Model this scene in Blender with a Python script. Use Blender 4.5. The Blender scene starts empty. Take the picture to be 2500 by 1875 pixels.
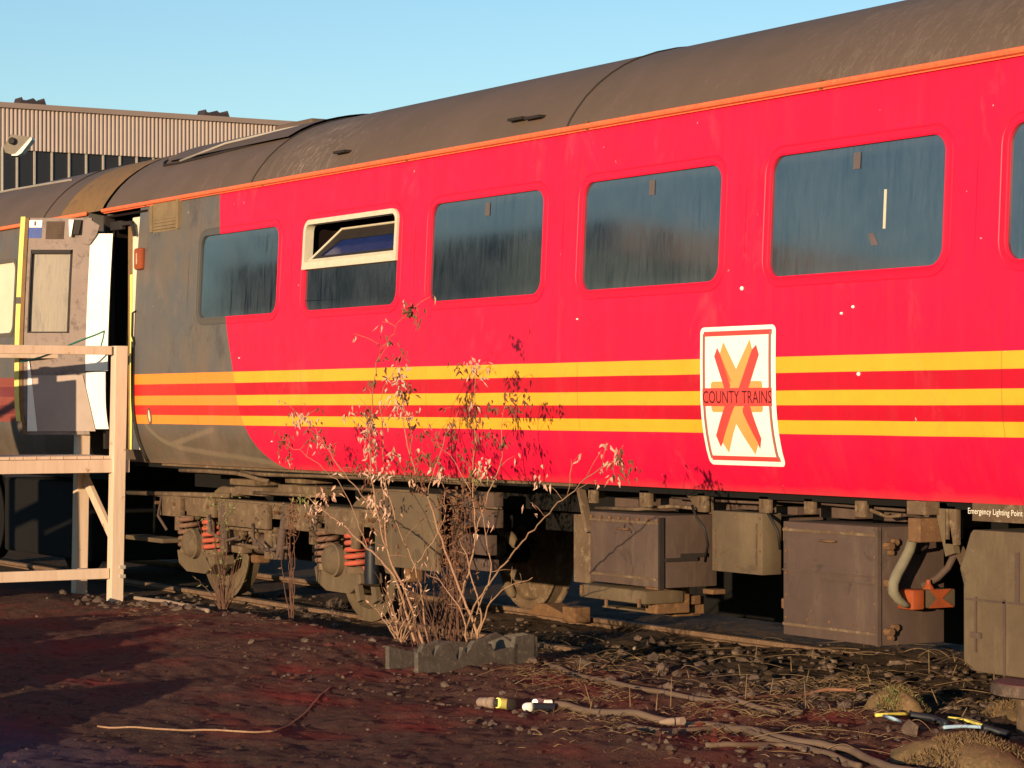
import bpy, bmesh, math, random
import numpy as np
from mathutils import Vector, Matrix
from mathutils.geometry import tessellate_polygon
random.seed(7); rng = np.random.default_rng(7)
R = math.radians
sc = bpy.context.scene
# ------------------------------------------------------------------ camera
FPX = 6081.0
CAM = Vector((21.1, -8.53, 1.59))
ca, sa = math.cos(R(31.4)), math.sin(R(31.4))
pitch = math.atan(52.5/FPX)
FH = Vector((-ca, sa, 0)); RT = Vector((sa, ca, 0))
FW = FH*math.cos(pitch) + Vector((0,0,1))*math.sin(pitch)
UP = RT.cross(FW)
cam = bpy.data.cameras.new('camera'); camo = bpy.data.objects.new('camera', cam)
sc.collection.objects.link(camo); sc.camera = camo
camo.location = CAM; camo.rotation_euler = FW.to_track_quat('-Z','Y').to_euler()
cam.sensor_width = 36; cam.lens = FPX/2500*36; cam.clip_end = 3000; cam.clip_start = .1
# ------------------------------------------------------------------ sky, sun, exposure
SUN_AZ, SUN_EL = 33.0, 6.5
w = bpy.data.worlds.new('World'); sc.world = w; w.use_nodes = True
nt = w.node_tree; nt.nodes.clear()
sky = nt.nodes.new('ShaderNodeTexSky'); sky.sky_type = 'NISHITA'; sky.sun_disc = False
sky.sun_elevation = R(SUN_EL); sky.sun_rotation = R(180-SUN_AZ)
sky.air_density = 1.0; sky.dust_density = .05; sky.ozone_density = 2.7
bg = nt.nodes.new('ShaderNodeBackground'); bg.inputs[1].default_value = .15
wo = nt.nodes.new('ShaderNodeOutputWorld')
nt.links.new(sky.outputs[0], bg.inputs[0]); nt.links.new(bg.outputs[0], wo.inputs[0])
sl = bpy.data.lights.new('sun', 'SUN'); sl.energy = 4.6; sl.angle = R(.55); sl.color = (1, .74, .47)
so = bpy.data.objects.new('sun', sl); sc.collection.objects.link(so)
SD = Vector((math.sin(R(SUN_AZ))*math.cos(R(SUN_EL)), -math.cos(R(SUN_AZ))*math.cos(R(SUN_EL)), math.sin(R(SUN_EL))))
so.rotation_euler = SD.to_track_quat('Z','Y').to_euler()
sc.view_settings.view_transform = 'Standard'; sc.view_settings.look = 'None'
sc.view_settings.exposure = 0.55; sc.view_settings.gamma = 1
sc.render.resolution_x = 1024; sc.render.resolution_y = 768
sc.render.engine = 'CYCLES'
# ------------------------------------------------------------------ helpers
def ray(px, py):
    return FW + RT*((px-1250)/FPX) - UP*((py-937.5)/FPX)
def PY(px, py, y):                       # pixel to point on the plane y = const
    d = ray(px, py); return CAM + d*((y-CAM.y)/d.y)
def PZ(px, py, z):                       # pixel to point on a level z = const
    d = ray(px, py); return CAM + d*((z-CAM.z)/d.z)
def PX(px, py, x):
    d = ray(px, py); return CAM + d*((x-CAM.x)/d.x)
def PD(px, py, dist):                    # pixel to point at a given depth
    return CAM + ray(px, py)*dist

def wloc(o):
    v = Vector((0,0,0))
    while o: v += o.location; o = o.parent
    return v
def tag(o, label=None, cat=None, group=None, kind=None):
    if label: o['label'] = label
    if cat: o['category'] = cat
    if group: o['group'] = group
    if kind: o['kind'] = kind
    return o
def thing(name, loc, label, cat, group=None):
    o = bpy.data.objects.new(name, None); sc.collection.objects.link(o)
    o.location = loc; o.empty_display_size = .2
    return tag(o, label, cat, group)

SPLIT = {'bolster_bracket','brake_block','lifeguard','emblem_border','valve_block','tray_bracket','drain_cock','pipe_union','box_bolt','gutter_clip','door_runner','crossbearer','door_edge','case_seam','box_latch','hinge_knuckle','box_catch','bolster','step_bracket','louvre','box_trim'}
class MB:
    def __init__(s): s.v = []; s.f = []; s.m = []
    def add(s, vs, fs, mi=0):
        n = len(s.v); s.v.extend([tuple(v) for v in vs])
        s.f.extend([tuple(i+n for i in f) for f in fs]); s.m.extend([mi]*len(fs)); return s
    def box(s, a, b, mi=0, bev=0, rot=None, piv=None):
        x0,y0,z0 = a; x1,y1,z1 = b
        if bev > 0:
            # chamfered box through a small convex construction
            bm = bmesh.new(); bmesh.ops.create_cube(bm, size=1)
            for v in bm.verts:
                v.co = Vector(((v.co.x+.5)*(x1-x0)+x0, (v.co.y+.5)*(y1-y0)+y0, (v.co.z+.5)*(z1-z0)+z0))
            bmesh.ops.bevel(bm, geom=bm.edges[:], offset=bev, segments=2, affect='EDGES', profile=.5)
            vs = [v.co.copy() for v in bm.verts]; fs = [[v.index for v in f.verts] for f in bm.faces]; bm.free()
        else:
            vs = [Vector(p) for p in [(x0,y0,z0),(x1,y0,z0),(x1,y1,z0),(x0,y1,z0),(x0,y0,z1),(x1,y0,z1),(x1,y1,z1),(x0,y1,z1)]]
            fs = [(0,3,2,1),(4,5,6,7),(0,1,5,4),(1,2,6,5),(2,3,7,6),(3,0,4,7)]
        if rot is not None:
            pv = Vector(piv) if piv is not None else Vector(((x0+x1)/2,(y0+y1)/2,(z0+z1)/2))
            vs = [pv + rot @ (v-pv) for v in vs]
        return s.add(vs, fs, mi)
    def bar(s, p, q, w, h, mi=0, upv=(0,0,1), bev=0):      # rectangular bar from p to q
        p = Vector(p); q = Vector(q); d = (q-p); L = d.length; d.normalize()
        sd = d.cross(Vector(upv)).normalized(); u = sd.cross(d)
        vs = []
        for e in (p, q):
            for a, b in ((-1,-1),(1,-1),(1,1),(-1,1)): vs.append(e + sd*(a*w/2) + u*(b*h/2))
        return s.add(vs, [(0,3,2,1),(4,5,6,7),(0,1,5,4),(1,2,6,5),(2,3,7,6),(3,0,4,7)], mi)
    def tube(s, pts, r, n=8, mi=0, cap=True):
        pts = [Vector(p) for p in pts]
        rs = r if isinstance(r, (list, tuple)) else [r]*len(pts)
        base = len(s.v); prev = None
        for i, p in enumerate(pts):
            t = (pts[min(i+1, len(pts)-1)] - pts[max(i-1, 0)]).normalized()
            if prev is None:
                a = Vector((0,0,1)) if abs(t.z) < .9 else Vector((1,0,0)); u = t.cross(a).normalized()
            else:
                u = (prev - t*prev.dot(t)).normalized()
            prev = u; v = t.cross(u)
            for k in range(n):
                an = 2*math.pi*k/n; s.v.append(tuple(p + (u*math.cos(an) + v*math.sin(an))*rs[i]))
        for i in range(len(pts)-1):
            for k in range(n):
                a = base+i*n+k; b = base+i*n+(k+1) % n
                s.f.append((a, b, b+n, a+n)); s.m.append(mi)
        if cap:
            s.f.append(tuple(base+k for k in range(n))[::-1]); s.m.append(mi)
            e = base+(len(pts)-1)*n; s.f.append(tuple(e+k for k in range(n))); s.m.append(mi)
        return s
    def lathe(s, prof, c, axis, n=32, mi=0):               # prof: (radius, offset along axis)
        c = Vector(c); ax = Vector(axis).normalized()
        a = Vector((0,0,1)) if abs(ax.z) < .9 else Vector((1,0,0)); u = ax.cross(a).normalized(); v = ax.cross(u)
        base = len(s.v); m = len(prof)
        for k in range(n):
            an = 2*math.pi*k/n; dr = u*math.cos(an)+v*math.sin(an)
            for r, o in prof: s.v.append(tuple(c + ax*o + dr*r))
        for k in range(n):
            for j in range(m-1):
                a0 = base+k*m+j; b0 = base+((k+1) % n)*m+j
                s.f.append((a0, a0+1, b0+1, b0)); s.m.append(mi)
        return s
    def prism(s, poly, fn, mi=0):                          # poly in 2d, fn(u,v,side) -> 3d; two sides
        n = len(poly); vs = [fn(u,v,0) for u,v in poly] + [fn(u,v,1) for u,v in poly]
        tri = tessellate_polygon([[Vector((u,v,0)) for u,v in poly]])
        fs = [tuple(t) for t in tri] + [tuple(i+n for i in t[::-1]) for t in tri]
        fs += [(i, i+n, (i+1) % n+n, (i+1) % n) for i in range(n)]
        return s.add(vs, fs, mi)
    def build(s, name, mats, parent=None, smooth=False, recalc=True, bevel=0):
        off = wloc(parent) if parent else Vector((0,0,0))
        me = bpy.data.meshes.new(name)
        me.from_pydata([(v[0]-off.x, v[1]-off.y, v[2]-off.z) for v in s.v], [], s.f)
        if not isinstance(mats, (list, tuple)): mats = [mats]
        for m in mats: me.materials.append(m)
        if len(mats) > 1: me.polygons.foreach_set('material_index', s.m)
        if recalc:
            bm = bmesh.new(); bm.from_mesh(me); bmesh.ops.remove_doubles(bm, verts=bm.verts, dist=1e-5); bmesh.ops.recalc_face_normals(bm, faces=bm.faces); bm.to_mesh(me); bm.free()
        if smooth: me.polygons.foreach_set('use_smooth', [True]*len(me.polygons))
        me.update()
        if name in SPLIT:
            par = list(range(len(me.vertices)))
            def fnd(i):
                while par[i] != i: par[i] = par[par[i]]; i = par[i]
                return i
            for e in me.edges: par[fnd(e.vertices[0])] = fnd(e.vertices[1])
            comps = sorted({fnd(i) for i in range(len(par))})
            if 1 < len(comps) <= 60:
                out = []
                vs = [v.co.copy() for v in me.vertices]; pf = [tuple(p.vertices) for p in me.polygons]
                for c in comps:
                    ids = [i for i in range(len(par)) if fnd(i) == c]; ix = {i: k for k, i in enumerate(ids)}
                    q = MB(); q.v = [tuple(vs[i]+off) for i in ids]; q.f = [tuple(ix[i] for i in f) for f in pf if fnd(f[0]) == c]; q.m = [0]*len(q.f)
                    SPLIT.discard(name); out.append(q.build(name, mats, parent, smooth, recalc, bevel)); SPLIT.add(name)
                return out[0]
        o = bpy.data.objects.new(name, me); sc.collection.objects.link(o)
        if parent: o.parent = parent
        if smooth == 'auto':
            try: me.set_sharp_from_angle(angle=R(35))
            except Exception: pass
        if bevel:
            b = o.modifiers.new('bevel', 'BEVEL'); b.width = bevel; b.segments = 2; b.limit_method = 'ANGLE'; b.angle_limit = R(40)
        return o
# ------------------------------------------------------------------ materials
class N:
    def __init__(s, name):
        s.m = bpy.data.materials.new(name); s.m.use_nodes = True; s.t = s.m.node_tree; s.t.nodes.clear()
        s.out = s.n('ShaderNodeOutputMaterial'); s.b = s.n('ShaderNodeBsdfPrincipled')
        s.l(s.b.outputs[0], s.out.inputs[0])
        s.tc = s.n('ShaderNodeNewGeometry').outputs['Position']
    def n(s, k, **kw):
        x = s.t.nodes.new(k)
        for a, v in kw.items(): setattr(x, a, v)
        return x
    def l(s, a, b): s.t.links.new(a, b)
    def noise(s, scale, detail=4, rough=.6, vec=None, stretch=None, dist=0):
        v = vec or s.tc
        if stretch:
            mp = s.n('ShaderNodeMapping'); mp.inputs['Scale'].default_value = stretch; s.l(v, mp.inputs[0]); v = mp.outputs[0]
        x = s.n('ShaderNodeTexNoise'); x.inputs['Scale'].default_value = scale; x.inputs['Detail'].default_value = detail
        x.inputs['Roughness'].default_value = rough; x.inputs['Distortion'].default_value = dist
        s.l(v, x.inputs['Vector']); return x.outputs['Fac']
    def ramp(s, fac, stops):
        x = s.n('ShaderNodeValToRGB'); e = x.color_ramp.elements
        while len(e) < len(stops): e.new(.5)
        for i, (p, c) in enumerate(stops):
            e[i].position = p; e[i].color = (c, c, c, 1) if isinstance(c, (int, float)) else (*c, 1)
        s.l(fac, x.inputs[0]); return x.outputs[0]
    def mix(s, fac, a, b, mode='MIX'):
        x = s.n('ShaderNodeMix', data_type='RGBA', blend_type=mode)
        for i, v in ((0, fac), (6, a), (7, b)):
            if isinstance(v, (int, float)): x.inputs[i].default_value = v if i == 0 else (v, v, v, 1)
            elif isinstance(v, tuple): x.inputs[i].default_value = (*v, 1)
            else: s.l(v, x.inputs[i])
        return x.outputs[2]
    def math(s, op, a, b=0, clamp=False):
        x = s.n('ShaderNodeMath', operation=op, use_clamp=clamp)
        for i, v in ((0, a), (1, b)):
            if isinstance(v, (int, float)): x.inputs[i].default_value = v
            else: s.l(v, x.inputs[i])
        return x.outputs[0]
    def xyz(s):
        x = s.n('ShaderNodeSeparateXYZ'); s.l(s.tc, x.inputs[0]); return x.outputs
    def bump(s, h, strength=.3, dist=.01):
        x = s.n('ShaderNodeBump'); x.inputs['Strength'].default_value = strength; x.inputs['Distance'].default_value = dist
        s.l(h, x.inputs['Height']); s.l(x.outputs[0], s.b.inputs['Normal']); return s
    def fin(s, col, rough=.6, spec=None, metal=0):
        i = s.b.inputs
        if isinstance(col, tuple): i['Base Color'].default_value = (*col, 1)
        else: s.l(col, i['Base Color'])
        if isinstance(rough, (int, float)): i['Roughness'].default_value = rough
        else: s.l(rough, i['Roughness'])
        if spec is not None: i['Specular IOR Level'].default_value = spec
        i['Metallic'].default_value = metal
        return s.m
def mat(name, a, b=None, scale=6, rough=.75, bump=.2, c=None, stretch=None, spec=.3, bscale=None, bdist=.01):
    n = N(name); b = b or tuple(x*.6 for x in a)
    f = n.ramp(n.noise(scale, 6, .65, stretch=stretch), [(.3, 0.), (.7, 1.)])
    col = n.mix(f, a, b)
    if c:
        g = n.ramp(n.noise(scale*3.1, 5, .7, stretch=stretch), [(.52, 0.), (.68, 1.)])
        col = n.mix(g, col, c)
    if bump: n.bump(n.noise(bscale or scale*8, 5, .7, stretch=stretch), bump, bdist)
    return n.fin(col, rough, spec)

M = {}
M['under'] = mat('underframe_dirt', (.145,.095,.055), (.085,.053,.03), 5, .9, .35, c=(.21,.15,.09))
M['under2'] = mat('box_paint_dirt', (.098,.058,.044), (.075,.046,.034), 3, .85, .2, c=(.12,.078,.05))
M['undergreen'] = mat('box_greenish', (.125,.09,.05), (.09,.063,.036), 4, .9, .25, c=(.165,.115,.062))
M['dark'] = mat('gap_shade_black', (.004,.0035,.003), (.006,.005,.004), 4, .95, .2)  # near black: shade of the gaps under the carriages put into the colour
M['blackplastic'] = mat('black_plastic', (.015,.018,.025), (.008,.009,.012), 4, .5, .1)
M['spring'] = mat('spring_red', (.48,.085,.045), (.33,.07,.04), 12, .8, .3, c=(.28,.13,.08))
M['springd'] = mat('spring_dusty', (.17,.085,.055), (.13,.07,.045), 12, .85, .3, c=(.25,.17,.11))
M['grille'] = mat('grille_tan', (.24,.17,.09), (.17,.12,.065), 9, .8, .2)
M['rust'] = mat('rusty_steel', (.17,.09,.04), (.11,.055,.028), 9, .9, .4, c=(.22,.12,.05))
M['rail'] = mat('rail_rust', (.17,.1,.058), (.11,.064,.038), 9, .9, .4, c=(.23,.15,.085))
M['orange'] = mat('orange_paint', (.36,.075,.02), (.22,.05,.018), 10, .6, .2)
M['conduit'] = mat('grey_conduit', (.2,.175,.115), (.15,.13,.085), 10, .8, .2)
M['cream'] = mat('cream_paint', (.78,.68,.5), (.7,.6,.43), 5, .5, .05, spec=.5)
M['white'] = mat('white_paint', (.92,.88,.78), (.84,.8,.68), 5, .45, .05, spec=.5)
M['ochre'] = mat('ochre_paint', (.24,.13,.045), (.19,.11,.048), 4, .8, .15, c=(.14,.09,.05))
M['yellow'] = mat('yellow_paint', (.8,.75,.18), (.72,.62,.15), 6, .6, .1)
M['gutter'] = mat('gutter_orange', (.85,.17,.06), (.65,.13,.055), 14, .7, .25, c=(.55,.2,.1))
M['doorin'] = mat('door_lining', (.27,.205,.17), (.22,.165,.14), 4, .6, .05, c=(.13,.095,.08))
M['doorlow'] = mat('door_lining_light', (.42,.33,.28), (.35,.27,.22), 4, .6, .05)
M['blue'] = mat('sign_blue', (.02,.06,.3), (.03,.09,.36), 30, .5, 0)
M['alu'] = mat('aluminium_frame', (.66,.6,.45), (.56,.5,.36), 14, .5, .1, spec=.5)
M['blackrub'] = mat('black_rubber', (.02,.016,.014), (.03,.022,.018), 8, .7, .1)
M['green'] = mat('green_cord', (.03,.2,.14), (.02,.14,.1), 30, .7, .1)
M['lampwhite'] = mat('lamp_white', (.8,.77,.66), (.7,.67,.56), 8, .5, .05)
M['lampgrey'] = mat('lamp_underside', (.2,.165,.12), (.15,.12,.09), 8, .6, .05)
M['galv'] = mat('galvanised', (.42,.37,.31), (.34,.3,.25), 8, .6, .05)
M['wcoping'] = mat('coping_paint', (.27,.2,.17), (.24,.18,.15), .5, .8, 0)
M['wfascia'] = mat('fascia_sheet', (.4,.315,.265), (.35,.275,.235), .4, .7, 0)
M['wwall'] = mat('warehouse_wall', (.12,.09,.08), (.1,.08,.07), .3, .8, 0)
M['wglass'] = N('warehouse_glass').fin((.022,.022,.026), .35, .35)
M['vent'] = mat('vent_dark', (.035,.028,.035), (.05,.035,.035), 2, .8, 0)
M['stem'] = mat('pale_stem', (.36,.215,.125), (.25,.135,.075), 25, .8, .2, c=(.42,.29,.18))
M['stemd'] = mat('brown_stem', (.13,.065,.04), (.08,.04,.026), 25, .85, .2)
M['leafp'] = mat('pale_dead_leaf', (.66,.48,.35), (.4,.2,.135), 25, .8, .1)
M['leafd'] = mat('dark_dead_leaf', (.13,.06,.035), (.2,.1,.05), 30, .85, .1)
M['leafg'] = mat('green_leaf', (.14,.17,.05), (.2,.2,.07), 25, .7, .1)
M['straw'] = mat('dry_grass', (.22,.145,.075), (.14,.088,.046), 12, .9, .1)
M['moss'] = mat('moss', (.19,.115,.05), (.1,.07,.03), 14, .95, .5, c=(.25,.15,.07))
M['stone'] = mat('stones', (.105,.07,.05), (.06,.04,.03), 5, .9, .3, c=(.17,.12,.085))
M['concrete'] = mat('broken_trough', (.095,.08,.062), (.06,.048,.038), 9, .9, .4, c=(.14,.12,.09))
M['cable'] = mat('dusty_cable', (.15,.1,.068), (.11,.073,.048), 9, .85, .2)
M['cablep'] = mat('pale_hose', (.32,.235,.17), (.24,.17,.12), 9, .8, .2)
M['twig'] = mat('twig_orange', (.28,.13,.07), (.2,.09,.05), 14, .8, .2)
M['maroon'] = mat('maroon_top', (.16,.06,.06), (.12,.045,.045), 9, .8, .2)
M['wireY'] = mat('wire_yellow', (.75,.65,.12), (.65,.55,.1), 20, .5, 0)
M['wireB'] = mat('wire_blue', (.35,.5,.6), (.25,.4,.55), 20, .5, 0)
M['teal'] = mat('teal_cladding', (.09,.14,.12), (.07,.11,.1), .4, .8, 0)
M['pinkwall'] = mat('pale_cladding', (.36,.29,.26), (.31,.25,.22), .4, .8, 0)
M['bark'] = mat('bark', (.09,.06,.045), (.06,.04,.03), 6, .9, .4)
M['roofout'] = mat('far_roof', (.12,.09,.08), (.1,.08,.07), .5, .9, 0)

def grimy(name, a, b, c, d):
    n = N(name)
    f = n.ramp(n.noise(2.2, 8, .75), [(.32, 0.), (.68, 1.)]); col = n.mix(f, a, b)
    g = n.ramp(n.noise(6, 7, .75, stretch=(1,1,.22)), [(.5, 0.), (.72, 1.)]); col = n.mix(n.math('MULTIPLY', g, .7), col, c)
    k = n.ramp(n.noise(3.3, 6, .7, dist=.6), [(.58, 0.), (.63, 1.)]); col = n.mix(n.math('MULTIPLY', k, .55), col, d)
    sc_ = n.ramp(n.noise(30, 4, .8, stretch=(.25,1,1.3), dist=1.5), [(.66, 0.), (.69, 1.)]); col = n.mix(n.math('MULTIPLY', sc_, .5), col, tuple(x*1.5 for x in c))
    n.bump(n.math('ADD', n.noise(3, 3, .5), n.math('MULTIPLY', n.noise(55, 5, .75), .12)), .35, .02)
    return n.fin(col, .85, .25)
M['under2'] = grimy('box_paint_grime', (.1,.064,.05), (.07,.046,.036), (.14,.098,.065), (.042,.03,.024))
M['undergreen'] = grimy('box_dust_grime', (.13,.094,.054), (.09,.062,.037), (.175,.125,.072), (.06,.042,.028))
def wood(name, a, b):
    n = N(name)
    g = n.ramp(n.noise(9, 6, .7, stretch=(1,1,.12)), [(.3, 0.), (.7, 1.)])
    col = n.mix(g, a, b)
    g2 = n.ramp(n.noise(38, 5, .7, stretch=(1,1,.05)), [(.52, 0.), (.7, 1.)]); col = n.mix(n.math('MULTIPLY', g2, .35), col, (.42,.27,.16))
    k = n.ramp(n.noise(7, 3, .6), [(.66, 0.), (.74, 1.)])
    col = n.mix(k, col, (.3,.13,.06))
    n.bump(n.noise(60, 4, .7, stretch=(1,1,.1)), .15, .004)
    return n.fin(col, .75, .3)
M['wood'] = wood('fresh_timber', (.7,.54,.4), (.6,.43,.3))

def livery(name, muted=False, x_shift=0., mirror=False):
    n = N(name); X, Y, Z = n.xyz()
    # grey end boundary as a function of height
    zn = n.math('DIVIDE', n.math('SUBTRACT', Z, 1.0), 2.5, True)
    fc = n.n('ShaderNodeFloatCurve'); cv = fc.mapping.curves[0]
    pts = [(1.08,3.55),(1.17,3.27),(1.27,3.11),(1.43,2.98),(1.9,2.80),(2.3,2.655),(2.8,2.52),(3.4,2.40)]
    P = [((z-1)/2.5, (x-2)/2.) for z, x in pts]
    cv.points[0].location = P[0]; cv.points[1].location = P[-1]
    for p in P[1:-1]: cv.points.new(*p)
    fc.mapping.update(); n.l(zn, fc.inputs['Value'])
    xb = n.math('ADD', n.math('MULTIPLY', fc.outputs[0], 2.), 2.)
    if mirror: isred = n.math('GREATER_THAN', n.math('ADD', n.math('MULTIPLY', X, -1.), x_shift), xb)
    else: isred = n.math('GREATER_THAN', X, xb)
    wob = n.math('MULTIPLY', n.math('SUBTRACT', n.noise(1.1, 2), .5), .006)
    Zw = n.math('ADD', Z, wob)
    def band(a, b): return n.math('MULTIPLY', n.math('GREATER_THAN', Zw, a), n.math('LESS_THAN', Zw, b))
    stripe = n.math('ADD', n.math('ADD', band(1.772,1.862), band(1.592,1.674)), band(1.431,1.508), True)
    zone = band(1.431, 1.862)
    mott = n.ramp(n.noise(3, 8, .75), [(.35, 0.), (.65, 1.)])
    if muted:  # second carriage: red and stripe tones set to dark maroon
        red = n.mix(mott, (.2,.03,.03), (.16,.025,.03)); zred = (.17,.025,.03); yel = (.26,.055,.04)
    else:
        red = n.mix(mott, (.74,.005,.052), (.66,.004,.04)); zred = n.mix(mott, (.55,.003,.022), (.46,.003,.017)); yel = n.mix(mott, (.9,.42,.03), (.84,.36,.02))
    # grey end: blue-grey fading to dusty brown low down and in stains
    gst = n.ramp(n.noise(1.6, 6, .7, stretch=(1,1,.35)), [(.4, 0.), (.68, 1.)])
    grey = n.mix(gst, (.098,.1,.1), (.12,.102,.085))
    dk2 = n.ramp(n.noise(1.9, 6, .7, stretch=(1.2,1,.9), dist=.4), [(.56, 0.), (.62, 1.)]); grey = n.mix(n.math('MULTIPLY', dk2, .55), grey, (.06,.05,.042))
    low = n.ramp(n.math('DIVIDE', n.math('SUBTRACT', Z, 1.), 1., True), [(.28, 1.), (.5, 0.)])
    grey = n.mix(low, grey, (.1,.078,.054))
    dk = n.ramp(n.noise(1.5, 8, .78, stretch=(1,1,.6)), [(.48, 0.), (.58, 1.)])
    grey = n.mix(n.math('MULTIPLY', dk, .6), grey, (.15,.115,.08))
    # pale scuffs sweeping low across the grey skirt
    if not muted:
        fc2 = n.n('ShaderNodeFloatCurve'); cv = fc2.mapping.curves[0]
        lp_ = [(.9,1.5),(1.05,1.38),(1.43,1.255),(2.11,1.2),(2.8,1.165),(3.5,1.12)]; Q_ = [((x-.9)/2.6, (z-1)/.6) for x, z in lp_]
        cv.points[0].location = Q_[0]; cv.points[1].location = Q_[-1]
        for p in Q_[1:-1]: cv.points.new(*p)
        fc2.mapping.update(); n.l(n.math('DIVIDE', n.math('SUBTRACT', X, .9), 2.6, True), fc2.inputs['Value'])
        zl_ = n.math('ADD', n.math('MULTIPLY', fc2.outputs[0], .6), 1.)
        d1 = n.math('ABSOLUTE', n.math('SUBTRACT', Z, zl_)); zl2 = n.math('ADD', n.math('MULTIPLY', X, .15), 1.04)
        d2 = n.math('MAXIMUM', n.math('ABSOLUTE', n.math('SUBTRACT', Z, zl2)), n.math('MULTIPLY', n.math('GREATER_THAN', n.math('ABSOLUTE', n.math('SUBTRACT', X, 1.9)), .48), 1.))
        dd_ = n.math('ADD', n.math('MINIMUM', d1, d2), n.math('MULTIPLY', n.math('SUBTRACT', n.noise(9, 4), .5), .02))
        sc1 = n.ramp(dd_, [(.012, 1.), (.03, 0.)])
        grey = n.mix(n.math('MULTIPLY', sc1, .6), grey, (.2,.155,.1))
    base = n.mix(isred, grey, red)
    zc = n.mix(isred, (.78,.025,.02) if not muted else (.17,.03,.03), zred)
    yc = n.mix(isred, (.86,.26,.035) if not muted else (.26,.06,.04), yel)
    col = n.mix(zone, base, zc); col = n.mix(stripe, col, yc)
    # dust: faint vertical streaks everywhere, paler at the very bottom edge
    stk = n.ramp(n.noise(9, 5, .7, stretch=(1,1,.06)), [(.5, 0.), (.8, 1.)])
    col = n.mix(n.math('MULTIPLY', stk, .025), col, (.5,.36,.25))
    bot = n.ramp(n.math('DIVIDE', n.math('SUBTRACT', n.math('ADD', Z, n.math('MULTIPLY', n.noise(4, 5), .08)), 1.09), .2, True), [(.2, .22), (.45, 0.)])
    col = n.mix(bot, col, (.3,.15,.08))
    sm = n.math('PINGPONG', n.math('ADD', X, .8135-.9585+1.942*20), .971)
    seam = n.math('MULTIPLY', n.math('LESS_THAN', sm, .004), n.math('GREATER_THAN', n.noise(2.5, 2), .42))
    col = n.mix(n.math('MULTIPLY', seam, .35), col, (.1,.01,.01))
    sf = n.ramp(n.noise(2.1, 6, .7, stretch=(1,1,.5), dist=.5), [(.58, 0.), (.75, 1.)]); col = n.mix(n.math('MULTIPLY', sf, .1), col, (.75,.35,.3))
    gr = n.ramp(n.noise(7, 7, .8, stretch=(1,1,.4)), [(.55, 0.), (.8, 1.)]); col = n.mix(n.math('MULTIPLY', gr, .3), col, (.25,.03,.03))
    ch = n.ramp(n.noise(26, 2, .5), [(.775, 0.), (.79, 1.)])
    col = n.mix(n.math('MULTIPLY', ch, .7), col, (.7,.6,.5))
    wave = n.noise(2.2, 3, .5); 
    n.bump(n.math('ADD', wave, n.math('MULTIPLY', n.noise(160, 3, .6), .03)), .3, .02)
    rg = n.ramp(n.noise(6, 5, .7), [(.3, .42), (.7, .6)])
    return n.fin(col, rg, .45)
M['livery'] = livery('livery_paint')
M['livery2'] = livery('livery_muted', True, -.45, True)
M['redlip'] = mat('window_lip_red', (.85,.01,.03), (.78,.008,.025), 6, .45, .05, spec=.5)
M['greylip'] = mat('window_lip_grey', (.1,.085,.065), (.13,.11,.08), 6, .6, .05)
def lipmat():
    n = N('window_surround'); X, Y, Z = n.xyz()
    xb = n.math('SUBTRACT', 3.26, n.math('MULTIPLY', Z, .26))
    r = n.math('GREATER_THAN', X, xb)
    col = n.mix(r, (.085,.078,.066), (.72,.005,.04)); return n.fin(col, .5, .45)
M['lip'] = lipmat()
def roofmat(name, a, b):
    n = N(name)
    f = n.ramp(n.noise(1.7, 7, .7), [(.3, 0.), (.7, 1.)])
    col = n.mix(f, a, b)
    bl = n.ramp(n.noise(.75, 5, .6, stretch=(.6,1,1)), [(.5, 0.), (.62, 1.)])
    scr = n.ramp(n.noise(14, 6, .8, stretch=(1.4,.25,.35), dist=.8), [(.6, 0.), (.68, 1.)])
    col = n.mix(n.math('MULTIPLY', n.math('MULTIPLY', bl, scr), .55), col, (.32,.23,.165))
    X, Y, Z = n.xyz()
    def win(a, b, fw):
        return n.math('MULTIPLY', n.ramp(n.math('DIVIDE', n.math('SUBTRACT', X, a), fw, True), [(0, 0.), (1, 1.)]), n.ramp(n.math('DIVIDE', n.math('SUBTRACT', b, X), fw, True), [(0, 0.), (1, 1.)]))
    lowr = n.ramp(n.math('DIVIDE', n.math('SUBTRACT', Z, 3.36), .6, True), [(.3, 1.), (1., .5)])
    mk = n.math('MULTIPLY', n.math('ADD', win(3.02, 4.7, .9), n.math('MULTIPLY', win(9.8, 13.5, .6), .28), True), lowr)
    s2 = n.ramp(n.noise(11, 7, .8, stretch=(1.5,.5,.45), dist=1.6), [(.5, 0.), (.6, 1.)])
    col = n.mix(n.math('MULTIPLY', n.math('MULTIPLY', mk, s2), .5), col, (.42,.32,.23))
    s3 = n.ramp(n.noise(17, 3, .7, stretch=(.5,1.4,1.4), dist=2.5), [(.66, 0.), (.675, 1.), (.69, 0.)])
    col = n.mix(n.math('MULTIPLY', n.math('MULTIPLY', mk, s3), .9), col, (.6,.48,.36))
    sp = n.ramp(n.noise(22, 3, .6), [(.7, 0.), (.76, 1.)])
    col = n.mix(n.math('MULTIPLY', sp, .5), col, (.06,.045,.035))
    n.bump(n.math('ADD', n.noise(3, 3, .5), n.math('MULTIPLY', n.noise(70, 4, .6), .08)), .25, .02)
    return n.fin(col, .7, .3)
M['roof'] = roofmat('roof_dirt', (.135,.09,.068), (.105,.074,.05))
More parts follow.
